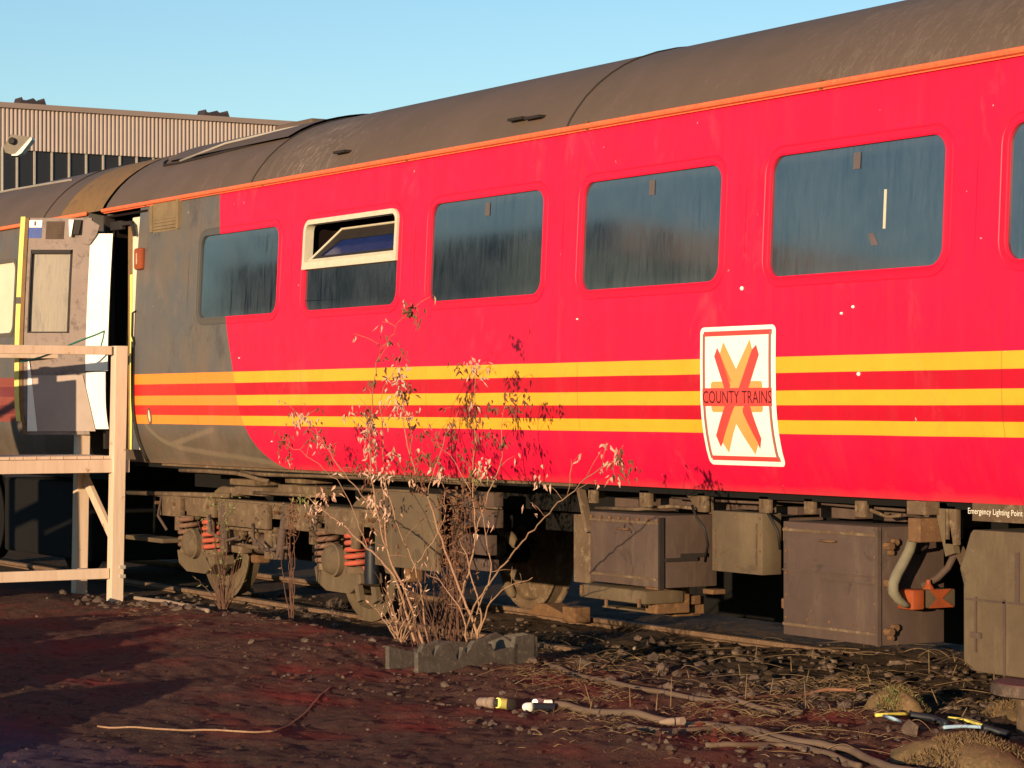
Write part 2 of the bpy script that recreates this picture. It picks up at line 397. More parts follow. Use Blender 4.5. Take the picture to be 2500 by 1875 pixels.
def glassmat():
    n = N('dirty_window_glass')
    fine = n.ramp(n.noise(34, 6, .8, stretch=(1,1,.16)), [(.3, 0.), (.75, 1.)])
    cl = n.ramp(n.noise(1.6, 6, .65), [(.3, 0.), (.72, 1.)])
    drip = n.ramp(n.noise(24, 5, .75, stretch=(1,1,.05)), [(.5, 0.), (.62, 1.)])
    dmask = n.ramp(n.noise(1.1, 3, .6), [(.42, 0.), (.6, 1.)])
    f = n.math('MULTIPLY', n.math('ADD', n.math('MULTIPLY', fine, .45), n.math('MULTIPLY', cl, .5)), n.math('SUBTRACT', 1., n.math('MULTIPLY', n.math('MULTIPLY', drip, dmask), .95)))
    X, Y, Z = n.xyz()
    edge = n.ramp(n.math('ADD', n.math('DIVIDE', n.math('SUBTRACT', Z, 2.3), .7, True), n.math('MULTIPLY', n.noise(5, 4), .1)), [(.02, .35), (.16, 0.), (.95, 0.), (1., .25)])
    f = n.math('ADD', f, edge, True)
    col = n.mix(f, (.005,.01,.02), (.062,.078,.09))
    m = n.fin(col, n.mix(f, .03, .12), 1.0); n.b.inputs['IOR'].default_value = 1.95
    return m
M['glass'] = glassmat()
n = N('blue_vent_glass'); M['glassblue'] = n.fin(n.mix(n.noise(5, 4), (.01,.02,.09), (.02,.035,.14)), .12, .8)
M['doorglass'] = mat('dusty_door_glass', (.21,.16,.105), (.15,.115,.075), 5, .35, .05, c=(.1,.075,.05), stretch=(1,1,.2), spec=.6)
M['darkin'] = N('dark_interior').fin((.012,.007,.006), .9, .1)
M['stickerw'] = mat('vinyl_white', (.93,.9,.8), (.9,.86,.75), 3, .4, 0, spec=.5)
M['stickerr'] = mat('vinyl_red', (.75,.07,.06), (.7,.06,.05), 6, .4, 0, spec=.5)
M['stickero'] = mat('vinyl_orange', (.9,.36,.1), (.86,.32,.09), 6, .4, 0, spec=.5)
M['stickerg'] = N('vinyl_grey').fin((.2,.16,.13), .5)
M['stickert'] = N('vinyl_text').fin((.06,.003,.008), .5)
M['whitetext'] = N('white_lettering').fin((.8,.74,.6), .6)
M['label'] = mat('window_label', (.13,.1,.1), (.1,.085,.085), 10, .7, 0)

# ------------------------------------------------------------------ terrain
def vnoise(x, y, seed):
    xi = np.floor(x).astype(np.int64); yi = np.floor(y).astype(np.int64); xf = x-xi; yf = y-yi
    def h(a, b):
        v = (a*374761393 + b*668265263 + seed*982451653) & 0xffffffff
        v = ((v ^ (v >> 13))*1274126177) & 0xffffffff
        return ((v ^ (v >> 16)) & 0xffff)/65535.
    u = xf*xf*(3-2*xf); v = yf*yf*(3-2*yf)
    return (h(xi,yi)*(1-u)+h(xi+1,yi)*u)*(1-v) + (h(xi,yi+1)*(1-u)+h(xi+1,yi+1)*u)*v
def fbm(x, y, sc_, oc=4, seed=1, g=.5):
    t = 0; a = 1; s = 0
    for i in range(oc):
        t = t + a*(vnoise(x*sc_*2**i, y*sc_*2**i, seed+i)-.5); s += a; a *= g
    return t/s
def sstep(a, b, x): t = np.clip((x-a)/(b-a), 0, 1); return t*t*(3-2*t)
def GZ(x, y):
    x = np.asarray(x, float); y = np.asarray(y, float)
    edge = -.45 + .25*fbm(x, y, .9, 2, 31)*2
    yard = .035 - .095*sstep(4.5, 1.6, x) - .035*sstep(6.6, 9., x)
    z = yard + (-.115+.075*sstep(6.3, 8., x)-yard)*sstep(edge-.3, edge+.5, y)
    z = z + .02*np.exp(-((y-.69)/.28)**2)*sstep(5.5, 7., x)
    near = sstep(-9, -4, -np.abs(x-8)) * sstep(-9, -4, -np.abs(y+1)) * sstep(-40,-9, -np.abs(x-8)) + .25
    z = z + near*(.07*fbm(x, y, .7, 3, 5) + .05*fbm(x, y, 3.1, 4, 9) + .022*fbm(x, y, 14, 3, 17))
    # tufted rough strip beside the track on the right
    rough = sstep(6.3, 7.6, x)*sstep(-1.9, -1.2, y)*sstep(.8, .2, y)
    z = z + rough*(.05*np.abs(fbm(x, y, 5, 4, 41))*2 + .03*fbm(x, y, 11, 3, 44))
    z = z + .05*np.exp(-(((x-11.6)/.8)**2 + ((y+2.0)/.5)**2))
    return z
gx = np.concatenate([-np.geomspace(900, 1.2, 34)+.2, np.arange(-.9, 15.0, .026), 15+np.geomspace(.2, 900, 34)])
gy = np.concatenate([-np.geomspace(900, .4, 30)-6.6, np.arange(-6.9, 2.8, .026), 2.8+np.geomspace(.2, 1200, 34)])
GXX, GYY = np.meshgrid(gx, gy)
H = GZ(GXX, GYY)
far = sstep(30, 60, np.maximum(np.abs(GXX-8), np.abs(GYY))); H = H*(1-far) - .12*far
me = bpy.data.meshes.new('ground'); nx, ny = len(gx), len(gy)
co = np.stack([GXX, GYY, H], -1).reshape(-1, 3).astype(np.float32)
me.vertices.add(nx*ny); me.vertices.foreach_set('co', co.ravel())
ii, jj = np.meshgrid(np.arange(nx-1), np.arange(ny-1)); a = (jj*nx+ii).ravel()
q = np.stack([a, a+1, a+nx+1, a+nx], -1).astype(np.int32)
me.loops.add(q.size); me.loops.foreach_set('vertex_index', q.ravel())
me.polygons.add(len(q)); me.polygons.foreach_set('loop_start', np.arange(len(q), dtype=np.int32)*4)
me.update(calc_edges=True); me.validate(); me.polygons.foreach_set('use_smooth', [True]*len(q))
go = bpy.data.objects.new('ground', me); sc.collection.objects.link(go); tag(go, 'dark reddish bare soil of the yard', None, None, 'structure')
n = N('soil'); X, Y, Z = n.xyz()
c0 = n.mix(n.ramp(n.noise(1.2, 8, .7), [(.35, 0.), (.65, 1.)]), (.165,.082,.058), (.115,.062,.042))
c0 = n.mix(n.ramp(n.noise(9, 6, .75), [(.5, 0.), (.64, 1.)]), c0, (.07,.038,.03))
c0 = n.mix(n.ramp(n.noise(45, 4, .7), [(.6, 0.), (.68, 1.)]), c0, (.3,.16,.1))
rp = n.ramp(n.noise(.95, 3, .55, stretch=(1,1.6,1)), [(.5, 0.), (.74, 1.)])       # large soft red patches
c0 = n.mix(n.math('MULTIPLY', rp, .7), c0, (.32,.028,.024))
bx = n.ramp(n.math('ADD', n.math('DIVIDE', n.math('ADD', Y, 5.5), 2.2), n.math('MULTIPLY', n.noise(1.5, 3), .5)), [(.55, 1.), (.95, 0.)])   # bluish tint towards low Y
c0 = n.mix(n.math('MULTIPLY', bx, .55), c0, (.1,.09,.2))
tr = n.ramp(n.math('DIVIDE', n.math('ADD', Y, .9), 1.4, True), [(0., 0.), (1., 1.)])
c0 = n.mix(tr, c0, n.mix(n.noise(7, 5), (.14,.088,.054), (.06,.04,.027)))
n.bump(n.math('ADD', n.noise(75, 8, .8), n.math('MULTIPLY', n.noise(16, 6, .75), 2.)), 1., .03)
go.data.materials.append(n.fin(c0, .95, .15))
def gz(x, y): return float(GZ(x, y))
def GP(px, py, dz=0):                     # pixel to the ground surface
    d = ray(px, py); t = (0-CAM.z)/d.z
    for _ in range(12):
        p = CAM + d*t; z = gz(p.x, p.y)+dz; t = (z-CAM.z)/d.z
    return CAM + d*t

# ------------------------------------------------------------------ carriage cross-section
PZs = [1.09,1.12,1.16,1.20,1.26,1.33,1.42,1.52,1.62,1.85,2.15,2.4,2.7,3.0,3.15,3.36]
PYs = [.15,.133,.112,.094,.070,.046,.025,.010,.002,0,.003,.012,.026,.043,.053,.07]
def prof(z): return float(np.interp(z, PZs, PYs))
ROOF = [(.06,3.36),(.09,3.42),(.14,3.49),(.21,3.575),(.3,3.66),(.4,3.735),(.5,3.795),(.62,3.85),(.76,3.898),(.92,3.936),(1.1,3.962),(1.25,3.972),(1.41,3.976)]
WID = 2.82
def roofz(y):
    y = min(y, WID-y); return float(np.interp(y, [p[0] for p in ROOF], [p[1] for p in ROOF]))
WZ0, WZ1 = 2.305, 3.0
def rrect(x0, x1, z0, z1, r, k=6):
    pts = []
    for cx, cz, a0 in ((x1-r, z0+r, -90), (x1-r, z1-r, 0), (x0+r, z1-r, 90), (x0+r, z0+r, 180)):
        for i in range(k+1):
            a = R(a0+90*i/k); pts.append((cx+r*math.cos(a), cz+r*math.sin(a)))
    return pts
def S(x, z, off=0): return Vector((x, prof(z)-off, z))     # point on the near side, off = metres proud

def FP(x, z, ins): return Vector((x, ins+prof(WZ0)+(prof(WZ1)-prof(WZ0))*(z-WZ0)/(WZ1-WZ0), z))
def body_shell(name, x0, x1, wins, mat_, parent, door=None, xs=None):
    m = MB()
    zl = [z for z in PZs if z <= 2.15]; zu = [3.15, 3.25, 3.36]
    xa = door[1] if door else x0
    def strip(zs, xa, xb, seg=1):
        for i in range(len(zs)-1):
            for k in range(seg):
                u0 = xa+(xb-xa)*k/seg; u1 = xa+(xb-xa)*(k+1)/seg
                m.add([S(u0,zs[i]), S(u1,zs[i]), S(u1,zs[i+1]), S(u0,zs[i+1])], [(0,1,2,3)])
    strip(zl, xa, x1, 10); strip(zu, xa, x1, 10)
    zm = [2.15,2.28,2.4,2.55,2.7,2.85,3.0,3.15]
    edges = [xa]
    for i, (a, b) in enumerate(wins):
        lo = a-.22 if i else a-.22; hi = b+.22
        strip(zm, edges[-1], lo); edges.append(hi)
        hole = rrect(a, b, WZ0, WZ1, .105)
        cx, cz = (a+b)/2, (WZ0+WZ1)/2; outer = []
        for (x, z) in hole:                       # matching points on the cell's border
            dx, dz = x-cx, z-cz; t = min(((hi-lo)/2)/abs(dx) if dx else 9e9, (.5 if 1 else 0)/abs(dz) if dz else 9e9)
            # corners snap
            outer.append([cx+dx*t, 2.65+dz*t])
        for j, (sx, sz) in enumerate(((1,-1),(1,1),(-1,1),(-1,-1))):
            cr = math.atan2(sz*.5, sx*(hi-lo)/2)
            kk = min(range(len(hole)), key=lambda q_: abs(math.atan2(hole[q_][1]-cz, hole[q_][0]-cx)-cr)); outer[kk] = [hi if sx > 0 else lo, 3.15 if sz > 0 else 2.15]
        rings = []
        for t in (0, .3, .6, 1.):
            rings.append([S(h[0]*(1-t)+o[0]*t, min(3.15, max(2.15, h[1]*(1-t)+o[1]*t))) for h, o in zip(hole, outer)])
        nn = len(hole)
        rec = [Vector((p.x, p.y+.022, p.z)) for p in rings[0]]; rings = [rec]+rings
        base = sum(rings, []); fs = []
        for r_ in range(len(rings)-1):
            for k in range(nn): fs.append((r_*nn+k, r_*nn+(k+1) % nn, (r_+1)*nn+(k+1) % nn, (r_+1)*nn+k))
        m.add(base, fs)
    strip(zm, edges[-1], x1)
    # far side, floor, ends
    for i in range(len(PZs)-1):
        a, b = PZs[i], PZs[i+1]
        m.add([(x0,WID-prof(a),a),(x1,WID-prof(a),a),(x1,WID-prof(b),b),(x0,WID-prof(b),b)], [(0,1,2,3)])
    m.add([(x0,.15,1.09),(x1,.15,1.09),(x1,WID-.15,1.09),(x0,WID-.15,1.09)], [(0,1,2,3)])
    if door:
        strip([z for z in PZs if z <= 1.2], x0, door[1])
        m.add([S(x0,1.2), S(door[1],1.2), Vector((door[1],.9,1.2)), Vector((x0,.9,1.2))], [(0,1,2,3)])
    for X_ in (x0, x1):
        loop = [(X_, prof(z), z) for z in PZs] + [(X_, y, z) for y, z in ROOF[1:]] + [(X_, WID-y, z) for y, z in ROOF[::-1][1:]] + [(X_, WID-prof(z), z) for z in PZs[::-1][1:]]
        c = len(loop); loop.append((X_, 1.41, 2.4)); m.add(loop, [(i, (i+1) % c, c) for i in range(c)])
    return m.build(name, mat_, parent, smooth='auto', recalc=True)

def roof(x0, x1, mat_, parent, name='roof'):
    m = MB(); pr = ROOF + [(WID-y, z) for y, z in ROOF[::-1][1:]]
    nseg = 24
    for k in range(nseg):
        a = x0+(x1-x0)*k/nseg; b = x0+(x1-x0)*(k+1)/nseg
        for i in range(len(pr)-1):
            m.add([(a,*pr[i]),(b,*pr[i]),(b,*pr[i+1]),(a,*pr[i+1])], [(0,1,2,3)])
    bm_ = m
    o = bm_.build(name, mat_, parent, smooth=True, recalc=False)
    bm = bmesh.new(); bm.from_mesh(o.data); bmesh.ops.remove_doubles(bm, verts=bm.verts, dist=1e-4); bmesh.ops.recalc_face_normals(bm, faces=bm.faces); bm.to_mesh(o.data); bm.free()
    o.data.polygons.foreach_set('use_smooth', [True]*len(o.data.polygons))
    return o

def window(x0, x1, parent, lab=None, vent=False, sticker=None):
    # raised surround: from the hole edge outward, then a fine outer bead
    f = MB(); hole = rrect(x0, x1, WZ0, WZ1, .105); n_ = len(hole)
    def ring(off, r_=None, pr=0):
        pts = rrect(x0-off, x1+off, WZ0-off, WZ1+off, .105+off); return [S(x, z, pr) for x, z in pts]
    rs = [ring(-.008, pr=-.02), ring(-.008, pr=.003), ring(.0, pr=.006), ring(.008, pr=.0025), ring(.04, pr=.0025), ring(.044, pr=.0055), ring(.049, pr=.0055), ring(.053, pr=-.002)]
    fs = []
    for r_ in range(len(rs)-1):
        for k in range(n_): fs.append((r_*n_+k, r_*n_+(k+1) % n_, (r_+1)*n_+(k+1) % n_, (r_+1)*n_+k))
    f.add(sum(rs, []), fs)
    w_ = f.build('window', M['lip'], parent, smooth='auto')
    if lab: w_['label'] = lab
    g = MB()
    pts = rrect(x0+.006, x1-.006, WZ0+.006, (WZ1 if not vent else 2.66)-.006, .1 if not vent else .01)
    if vent:
        zt = 2.655; r = .08
        pts = [(x0+.006, zt), (x0+.006, WZ0+r)] + [(x0+.006+r-r*math.cos(R(a)), WZ0+.006+r-r*math.sin(R(a))) for a in range(0, 91, 15)] + \
              [(x1-.006-r+r*math.sin(R(a)), WZ0+.006+r-r*math.cos(R(a))) for a in range(0, 91, 15)] + [(x1-.006, zt)]
    c = (sum(p[0] for p in pts)/len(pts), sum(p[1] for p in pts)/len(pts))
    vs = [FP(x, z, .012) for x, z in pts] + [FP(c[0], c[1], .012)]
    k = len(pts); g.add(vs, [(i, (i+1) % k, k) for i in range(k)])
    g.build('pane', M['glass'], w_)
    if vent:
        fr = MB()
        def loopring(pa, pb, oa, ob):
            k_ = len(pa); fr.add([S(x, z, oa) for x, z in pa]+[S(x, z, ob) for x, z in pb], [(i, (i+1) % k_, k_+(i+1) % k_, k_+i) for i in range(k_)])
        def shape(o):      # outline of the top light, rounded at the upper corners
            a, b, t, bt = x0+o, x1-o, WZ1-o, 2.655+o*.7; r = max(.085-o, .02); P_ = [(a, bt)]
            P_ += [(a+r-r*math.cos(R(q_)), t-r+r*math.sin(R(q_))) for q_ in range(0, 91, 15)]
            P_ += [(b-r+r*math.sin(R(q_)), t-r+r*math.cos(R(q_))) for q_ in range(0, 91, 15)]
            return P_ + [(b, bt)]
        loopring(shape(-.002), shape(-.002), -.02, .022); loopring(shape(-.002), shape(.034), .022, .022); loopring(shape(.034), shape(.034), .022, -.05)
        fr.box((x0-.002, prof(2.64)-.024, 2.625), (x1+.002, prof(2.64)+.02, 2.655))
        fr.build('vent_frame', M['alu'], w_)
        # hopper light tilted inwards from its bottom edge
        hp = MB(); a, b, zb, zt = x0+.06, x1-.05, 2.69, 2.93
        pb = .02; pt = .2
        def T(u, v, d=0): return Vector((u, prof(2.7)+pb+(pt-pb)*v+d, zb+(zt-zb)*v))
        fr2 = [(a,0),(b,0),(b,1),(a+.2,1)]; inn = [(a+.14,.14),(b-.03,.14),(b-.03,.62),(a+.3,.62)]
        k_ = 4
        hp.add([T(*p, -.01) for p in fr2]+[T(*p, -.01) for p in inn], [(i, (i+1) % 4, 4+(i+1) % 4, 4+i) for i in range(4)])
        hp.build('hopper_frame', M['blackrub'], w_)
        gl = MB(); gl.add([T(*p) for p in inn], [(0,1,2,3)]); gl.build('hopper_pane', M['glassblue'], w_)
        ed = MB(); ed.tube([T(a,0,-.015), T(a+.2,1,-.015), T(b,1,-.015)], .008, 5); ed.tube([T(a,0,-.015), T(b,0,-.015)], .012, 5); ed.build('hopper_edge', M['alu'], w_)
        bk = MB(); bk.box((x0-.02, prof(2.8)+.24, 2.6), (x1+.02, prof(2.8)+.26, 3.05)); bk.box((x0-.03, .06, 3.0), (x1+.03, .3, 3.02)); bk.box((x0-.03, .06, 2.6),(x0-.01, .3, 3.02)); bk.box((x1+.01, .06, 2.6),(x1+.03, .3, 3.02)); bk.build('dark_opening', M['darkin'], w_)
    if sticker:
        s_ = MB(); s_.add([S(sticker, 2.955, -.009), S(sticker+.06, 2.955, -.009), S(sticker+.06, 2.865, -.009), S(sticker, 2.865, -.009)], [(0,1,2,3)])
        s_.build('pane_label', M['label'], w_)
    return w_

# ------------------------------------------------------------------ red carriage
C1 = thing('railway_carriage', (9.8, 1.41, -.06), 'faded red passenger carriage with three yellow stripes, grey end and brown roof', 'carriage')
wins = [(2.10+1.942*k, 2.10+1.942*k+1.485) for k in range(8)]
body_shell('body_side', 0.0, 19.7, wins, M['livery'], C1, door=(0, .765))
roof(-.04, 19.75, M['roof'], C1)
labs = ['window half in the grey end and half in the red', 'window with an open cream framed top light'] + [None]*6
for i, (a, b) in enumerate(wins):
    window(a, b, C1, labs[i], vent=(i == 1), sticker=(a+.72 if i in (2,3,4,5) else None))
m = MB(); gpts = [Vector((-.06+20.*k/40, .045, 3.352)) for k in range(41)]
m.tube(gpts, .019, 8); m.box((-.05, .05, 3.325), (19.8, .075, 3.372)); m.build('gutter', M['gutter'], C1, smooth='auto')
def hoop(x, rad, mi, name='roof_joint', bow=0):
    m = MB(); pr = ROOF + [(WID-y, z) for y, z in ROOF[::-1][1:]]
    P_ = []
    for i in range(len(pr)-1):
        for t in (0, .5): y = pr[i][0]*(1-t)+pr[i+1][0]*t; z = pr[i][1]*(1-t)+pr[i+1][1]*t; P_.append((x, y, z+.002))
    m.tube(P_, rad, 5); return m.build(name, mi, C1)
for x in (3.02, 7.7, 12.4, 17.0): hoop(x, .009, M['blackrub'])
def RP(x, y, up=.01): return Vector((x, y, roofz(y)+up))
# raised panel, conduit and clips near the carriage end
m = MB()
for k in range(14):
    for j in range(8):
        def q(a, b):
            x = .42+ (3.0-.42)*a/14; y = .40+ (1.3-.4)*b/8
            if a == 0: y = .48+(1.3-.48)*b/8; 
            return RP(x, y, .03)
        m.add([q(k,j), q(k+1,j), q(k+1,j+1), q(k,j+1)], [(0,1,2,3)])
m.add([RP(.42,.48,.03), RP(.42,.48,-.01), RP(.42,1.3,-.01), RP(.42,1.3,.03)], [(0,1,2,3)])
m.build('roof_hatch', M['roof'], C1, smooth=True)
m = MB(); m.tube([RP(.36,.75),RP(.36,.55),RP(.42,.44),RP(.55,.38),RP(.9,.37),RP(1.5,.39),RP(2.2,.43),RP(2.9,.5)], .012, 6); m.build('roof_joint', M['blackrub'], C1, smooth=True)
m = MB(); m.tube([RP(.95,.36,.03),RP(1.6,.5,.045),RP(2.4,.66,.03),RP(2.75,.76,.01)], .011, 6); m.build('roof_conduit', M['galv'], C1, smooth=True)
m = MB(); m.box(RP(2.1,1.0,0)-Vector((.35,.12,.02)), RP(2.1,1.0,0)+Vector((.35,.12,.05)), bev=.02); m.build('roof_ventilator', M['roof'], C1)
for (px, py) in ((1268,292),(1310,288),(838,372)):
    p = PY(px, py, .12); m = MB(); m.box((p.x-.09, .08, p.z-.006), (p.x+.09, .16, p.z+.012)); m.build('roof_clip', M['blackrub'], C1)
m = MB()
for k in range(8): m.box((.9+2.35*k, .034, 3.33), (.93+2.35*k, .04, 3.385))
m.build('gutter_clip', M['rust'], C1)
# vestibule: jambs, dark interior
m = MB(); m.box((.565,.075,1.2),(.765,.10,3.25)); m.build('door_jamb', M['cream'], C1, bevel=.004)
m = MB(); m.box((.40,.10,1.2),(.47,.14,3.22)); m.box((.485,.09,1.2),(.555,.12,3.2)); m.build('door_runner', M['ochre'], C1, bevel=.004)
m = MB(); m.box((.497,.078,1.2),(.545,.088,2.75)); m.build('handrail', M['yellow'], C1)
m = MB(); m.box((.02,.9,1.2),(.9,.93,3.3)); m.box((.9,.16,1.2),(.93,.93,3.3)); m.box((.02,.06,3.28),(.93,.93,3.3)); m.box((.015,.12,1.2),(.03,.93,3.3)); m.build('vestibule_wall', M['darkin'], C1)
m = MB(); m.box((.0,.03,1.2),(.045,.12,3.3)); m.build('end_pillar', M['blackrub'], C1)
m = MB(); m.box((.1,.05,3.16),(.36,.1,3.24), bev=.01); m.box((.36,.04,3.19),(.6,.07,3.22)); m.tube([(.6,.05,3.2),(.68,.03,3.17),(.7,.04,3.08)], .02, 6); m.build('door_operator', M['blackrub'], C1)
# open door, swung outwards on its end-of-carriage hinge
HP = Vector((.17, -.02, 0)); phi = R(31); DW = .80
du = Vector((-math.sin(phi), -math.cos(phi), 0)); dn = Vector((math.cos(phi), -math.sin(phi), 0))
def DP(u, z, o=0): # u metres from the hinge, leaning with the tumblehome
    return HP + du*u + dn*o + Vector((0,0,z)) - du*(prof(z))*.9
def dquad(m, u0, u1, z0, z1, o0, o1, nz=8):
    zs = [z0+(z1-z0)*k/nz for k in range(nz+1)]
    for i in range(nz):
        a, b = zs[i], zs[i+1]
        vs = [DP(u0,a,o0),DP(u1,a,o0),DP(u1,b,o0),DP(u0,b,o0),DP(u0,a,o1),DP(u1,a,o1),DP(u1,b,o1),DP(u0,b,o1)]
        m.add(vs, [(0,1,2,3),(4,7,6,5),(0,3,7,4),(1,5,6,2)] + ([(0,4,5,1)] if i == 0 else []) + ([(3,2,6,7)] if i == nz-1 else []))
zt, zb = 3.27, 1.33
m = MB()
wu0, wu1, wz0, wz1 = .33, .705, 2.24, 2.985
dquad(m, .18, wu0, zb, zt, 0, -.05); dquad(m, wu1, DW-.03, zb, zt, 0, -.05)
dquad(m, wu0, wu1, zb, wz0, 0, -.05); dquad(m, wu0, wu1, wz1, zt, 0, -.05)
door = m.build('door', M['doorin'], C1, recalc=True); door['label'] = 'carriage door swung open, brown inner lining'
m = MB(); dquad(m, -.02, .178, 1.9, 3.13, .004, -.05); dquad(m, .0, .175, zb+.05, 1.89, .0, -.05); m.build('hinge_panel', M['white'], door)
m = MB(); dquad(m, DW-.028, DW+.012, zb+.12, 2.5, .01, -.07); dquad(m, DW-.028, DW+.012, 2.56, zt+.01, .01, -.07); m.build('door_edge', M['yellow'], door)
m = MB(); dquad(m, DW-.062, DW-.03, zb, zt, .012, -.05); m.build('edge_trim', M['ochre'], door)
m = MB(); dquad(m, wu0, wu1, wz0, wz1, -.035, -.045); m.build('door_pane', M['doorglass'], door)
m = MB()
for a, b, c, d in ((wu0,wu0+.02,wz0,wz1),(wu1-.012,wu1,wz0,wz1),(wu0,wu1,wz0,wz0+.012),(wu0,wu1,wz1-.035,wz1)): dquad(m, a, b, c, d, .003, -.034)
m.build('pane_seal', M['blackrub'], door)
m = MB(); dquad(m, .62, .735, 3.185, 3.25, .002, .004, 2); sg = m.build('door_sign', M['stickerw'], door)
m = MB(); dquad(m, .62, .735, 3.09, 3.183, .002, .004, 2); m.build('door_sign', M['blue'], door)
m = MB(); dquad(m, .672, .69, 3.2, 3.24, .004, .006, 1); 
for k in range(4): dquad(m, .64, .71, 3.105+.018*k, 3.109+.018*k, .004, .006, 1)
m.build('sign_marks', M['label'], door)
m = MB(); dquad(m, .42, .58, 3.08, 3.24, .003, .006, 2)
for k in range(9): dquad(m, .43, .57, 3.09+.016*k, 3.094+.016*k, .006, .012, 1)
m.build('door_grille', M['under2'], door)
m = MB(); m.prism([(.33,3.25),(.375,3.25),(.36,3.1),(.345,3.1)], lambda u, v, s: DP(u, v, .005+.05*s)); m.build('door_lamp', M['white'], door)
m = MB(); m.prism([(.26,3.25),(.325,3.25),(.33,3.12),(.28,3.12)], lambda u, v, s: DP(u, v, .005+.04*s)); m.build('door_lock', M['blackrub'], door)
m = MB(); m.prism([(.18,3.25),(.25,3.25),(.25,3.04),(.18,3.03),(.12,3.12),(.1,3.2)], lambda u, v, s: DP(u, v, .008+.02*s)); m.build('corner_bracket', M['doorin'], door)
m = MB(); m.prism([(.12,1.36),(.72,1.36),(.66,1.86),(.2,1.86)], lambda u, v, s: DP(u, v, .003+.008*s)); m.build('kick_panel', M['doorlow'], door)
m = MB(); m.prism([(.64,1.36),(.73,1.36),(.69,2.05),(.66,1.86)], lambda u, v, s: DP(u, v, .012+.006*s)); m.build('door_stay', M['white'], door)
# grab rail and rubbing strip by the doorway
m = MB(); m.tube([S(.79,2.42,-.01),S(.79,2.4,.03),S(.795,2.2,.03),S(.795,2.12,-.005)], .011, 6); m.build('grab_handle', M['blackrub'], C1, smooth=True)
m = MB(); m.tube([S(.78,z,.012) for z in np.linspace(1.1,2.15,16)], .018, 6); m.build('door_seal', M['blackrub'], C1, smooth=True)
# grille, orange marker lamp, oval hole
a = PY(371,500,prof(3.2)); b = PY(443,563,prof(3.1))
m = MB(); m.box((a.x,prof(3.1)-.016,b.z+.02),(a.x+.05,prof(3.1)+.02,a.z-.01)); m.box((b.x-.07,prof(3.1)-.02,b.z+.02),(b.x-.03,prof(3.1)+.02,a.z+.03))
for k in range(8):
    z = b.z+.03+(a.z-b.z-.07)*k/7; m.box((a.x+.055,prof(z)-.012,z),(b.x-.072,prof(z)+.02,z+.011), rot=Matrix.Rotation(R(-25),3,'X'))
m.box((a.x+.05,prof(3.1)-.003,b.z+.015),(b.x-.07,prof(3.1)+.02,a.z))
m.build('vent_grille', M['grille'], C1)
m = MB(); m.box((.775,prof(2.87)-.045,2.775),(.935,prof(2.87)+.01,2.965), bev=.022); lp = m.build('marker_lamp', M['orange'], C1, smooth='auto')
m = MB(); m.box((.85,prof(2.87)-.052,2.82),(.87,prof(2.87)-.044,2.92), bev=.004); m.build('lamp_lens', M['leafp'], lp)
m = MB(); ov = [(1.095+.045*math.cos(t), 1.5+.075*math.sin(t)) for t in np.linspace(0, 2*math.pi, 20, endpoint=False)]
iv = [(1.1+.026*math.cos(t), 1.5+.055*math.sin(t)) for t in np.linspace(0, 2*math.pi, 20, endpoint=False)]
m.add([S(x,z,.004) for x, z in ov]+[S(x,z,.01) for x, z in iv], [(i,(i+1)%20,20+(i+1)%20,20+i) for i in range(20)]); m.build('fuel_socket', M['under'], C1)
m = MB(); m.add([S(x,z,.006) for x, z in iv], [tuple(range(20))]); m.build('socket_cover', M['cream'], C1)
w5 = [c for c in C1.children if c.name.startswith('window') and 'pane' not in c.name]
w5 = sorted(w5, key=lambda o: min(v.co.x for v in o.data.vertices))[4]
def onpane(pxy, name, mt):
    m = MB(); vs = []
    for px, py in pxy: p = PY(px, py, .035); vs.append(FP(p.x, p.z, .010))
    k_ = len(vs); m.add(vs+[v+Vector((0,.0015,0)) for v in vs], [tuple(range(k_)), tuple(range(k_,2*k_))]+[(j,(j+1)%k_,k_+(j+1)%k_,k_+j) for j in range(k_)]); m.build(name, mt, w5)
onpane([(2157,462),(2163,462),(2163,558),(2157,558)], 'pale_strip', M['alu'])
onpane([(2121,571),(2134,568),(2147,598),(2130,599)], 'paper_tag', M['label'])
# round rivets / white plugs
for (px, py, r) in ((1810,704,.013),(2083,749,.009),(2055,765,.008),(2097,913,.012),(1410,779,.006),(650,1078,.005),(585,874,.005)):
    p = PY(px, py, prof(2.0)); m = MB(); m.lathe([(0,.012),(r*.6,.011),(r,.004),(r,0)], (p.x, prof(p.z), p.z), (0,-1,0), 12); m.build('side_plug', M['white'], C1, smooth=True)
# ---- vinyl emblem
EX0, EX1, EZ1, EZ0 = 9.243, 9.965, 2.045, 1.245
def sheet(name, poly, off, mt, parent, ground=None):
    bm = bmesh.new(); vs = [bm.verts.new((u, 0, v)) for u, v in poly]; bm.faces.new(vs)
    bmesh.ops.triangulate(bm, faces=bm.faces[:])
    for z in np.linspace(EZ0-.02, EZ1+.02, 26): bmesh.ops.bisect_plane(bm, geom=bm.verts[:]+bm.edges[:]+bm.faces[:], plane_co=(0,0,z), plane_no=(0,0,1))
    for v in bm.verts: v.co.y = prof(v.co.z)-off
    return bm
def emb(polys, off, name, mt, parent):
    m = MB()
    for p in polys:
        bm = sheet('', p, off, mt, parent); bm.verts.index_update()
        m.add([v.co.copy() for v in bm.verts], [[v.index for v in f.verts] for f in bm.faces]); bm.free()
    return m.build(name, mt, parent, recalc=False)
def E(x, y):    # drawing units of the emblem, 0..715 by 0..1265, to the side
    return (EX0+(EX1-EX0)*x/715., EZ1-(EZ1-EZ0)*y/1265.)
def ep(l): return [E(x, y) for x, y in l]
card = rrect(EX0, EX1, EZ0, EZ1, .035)
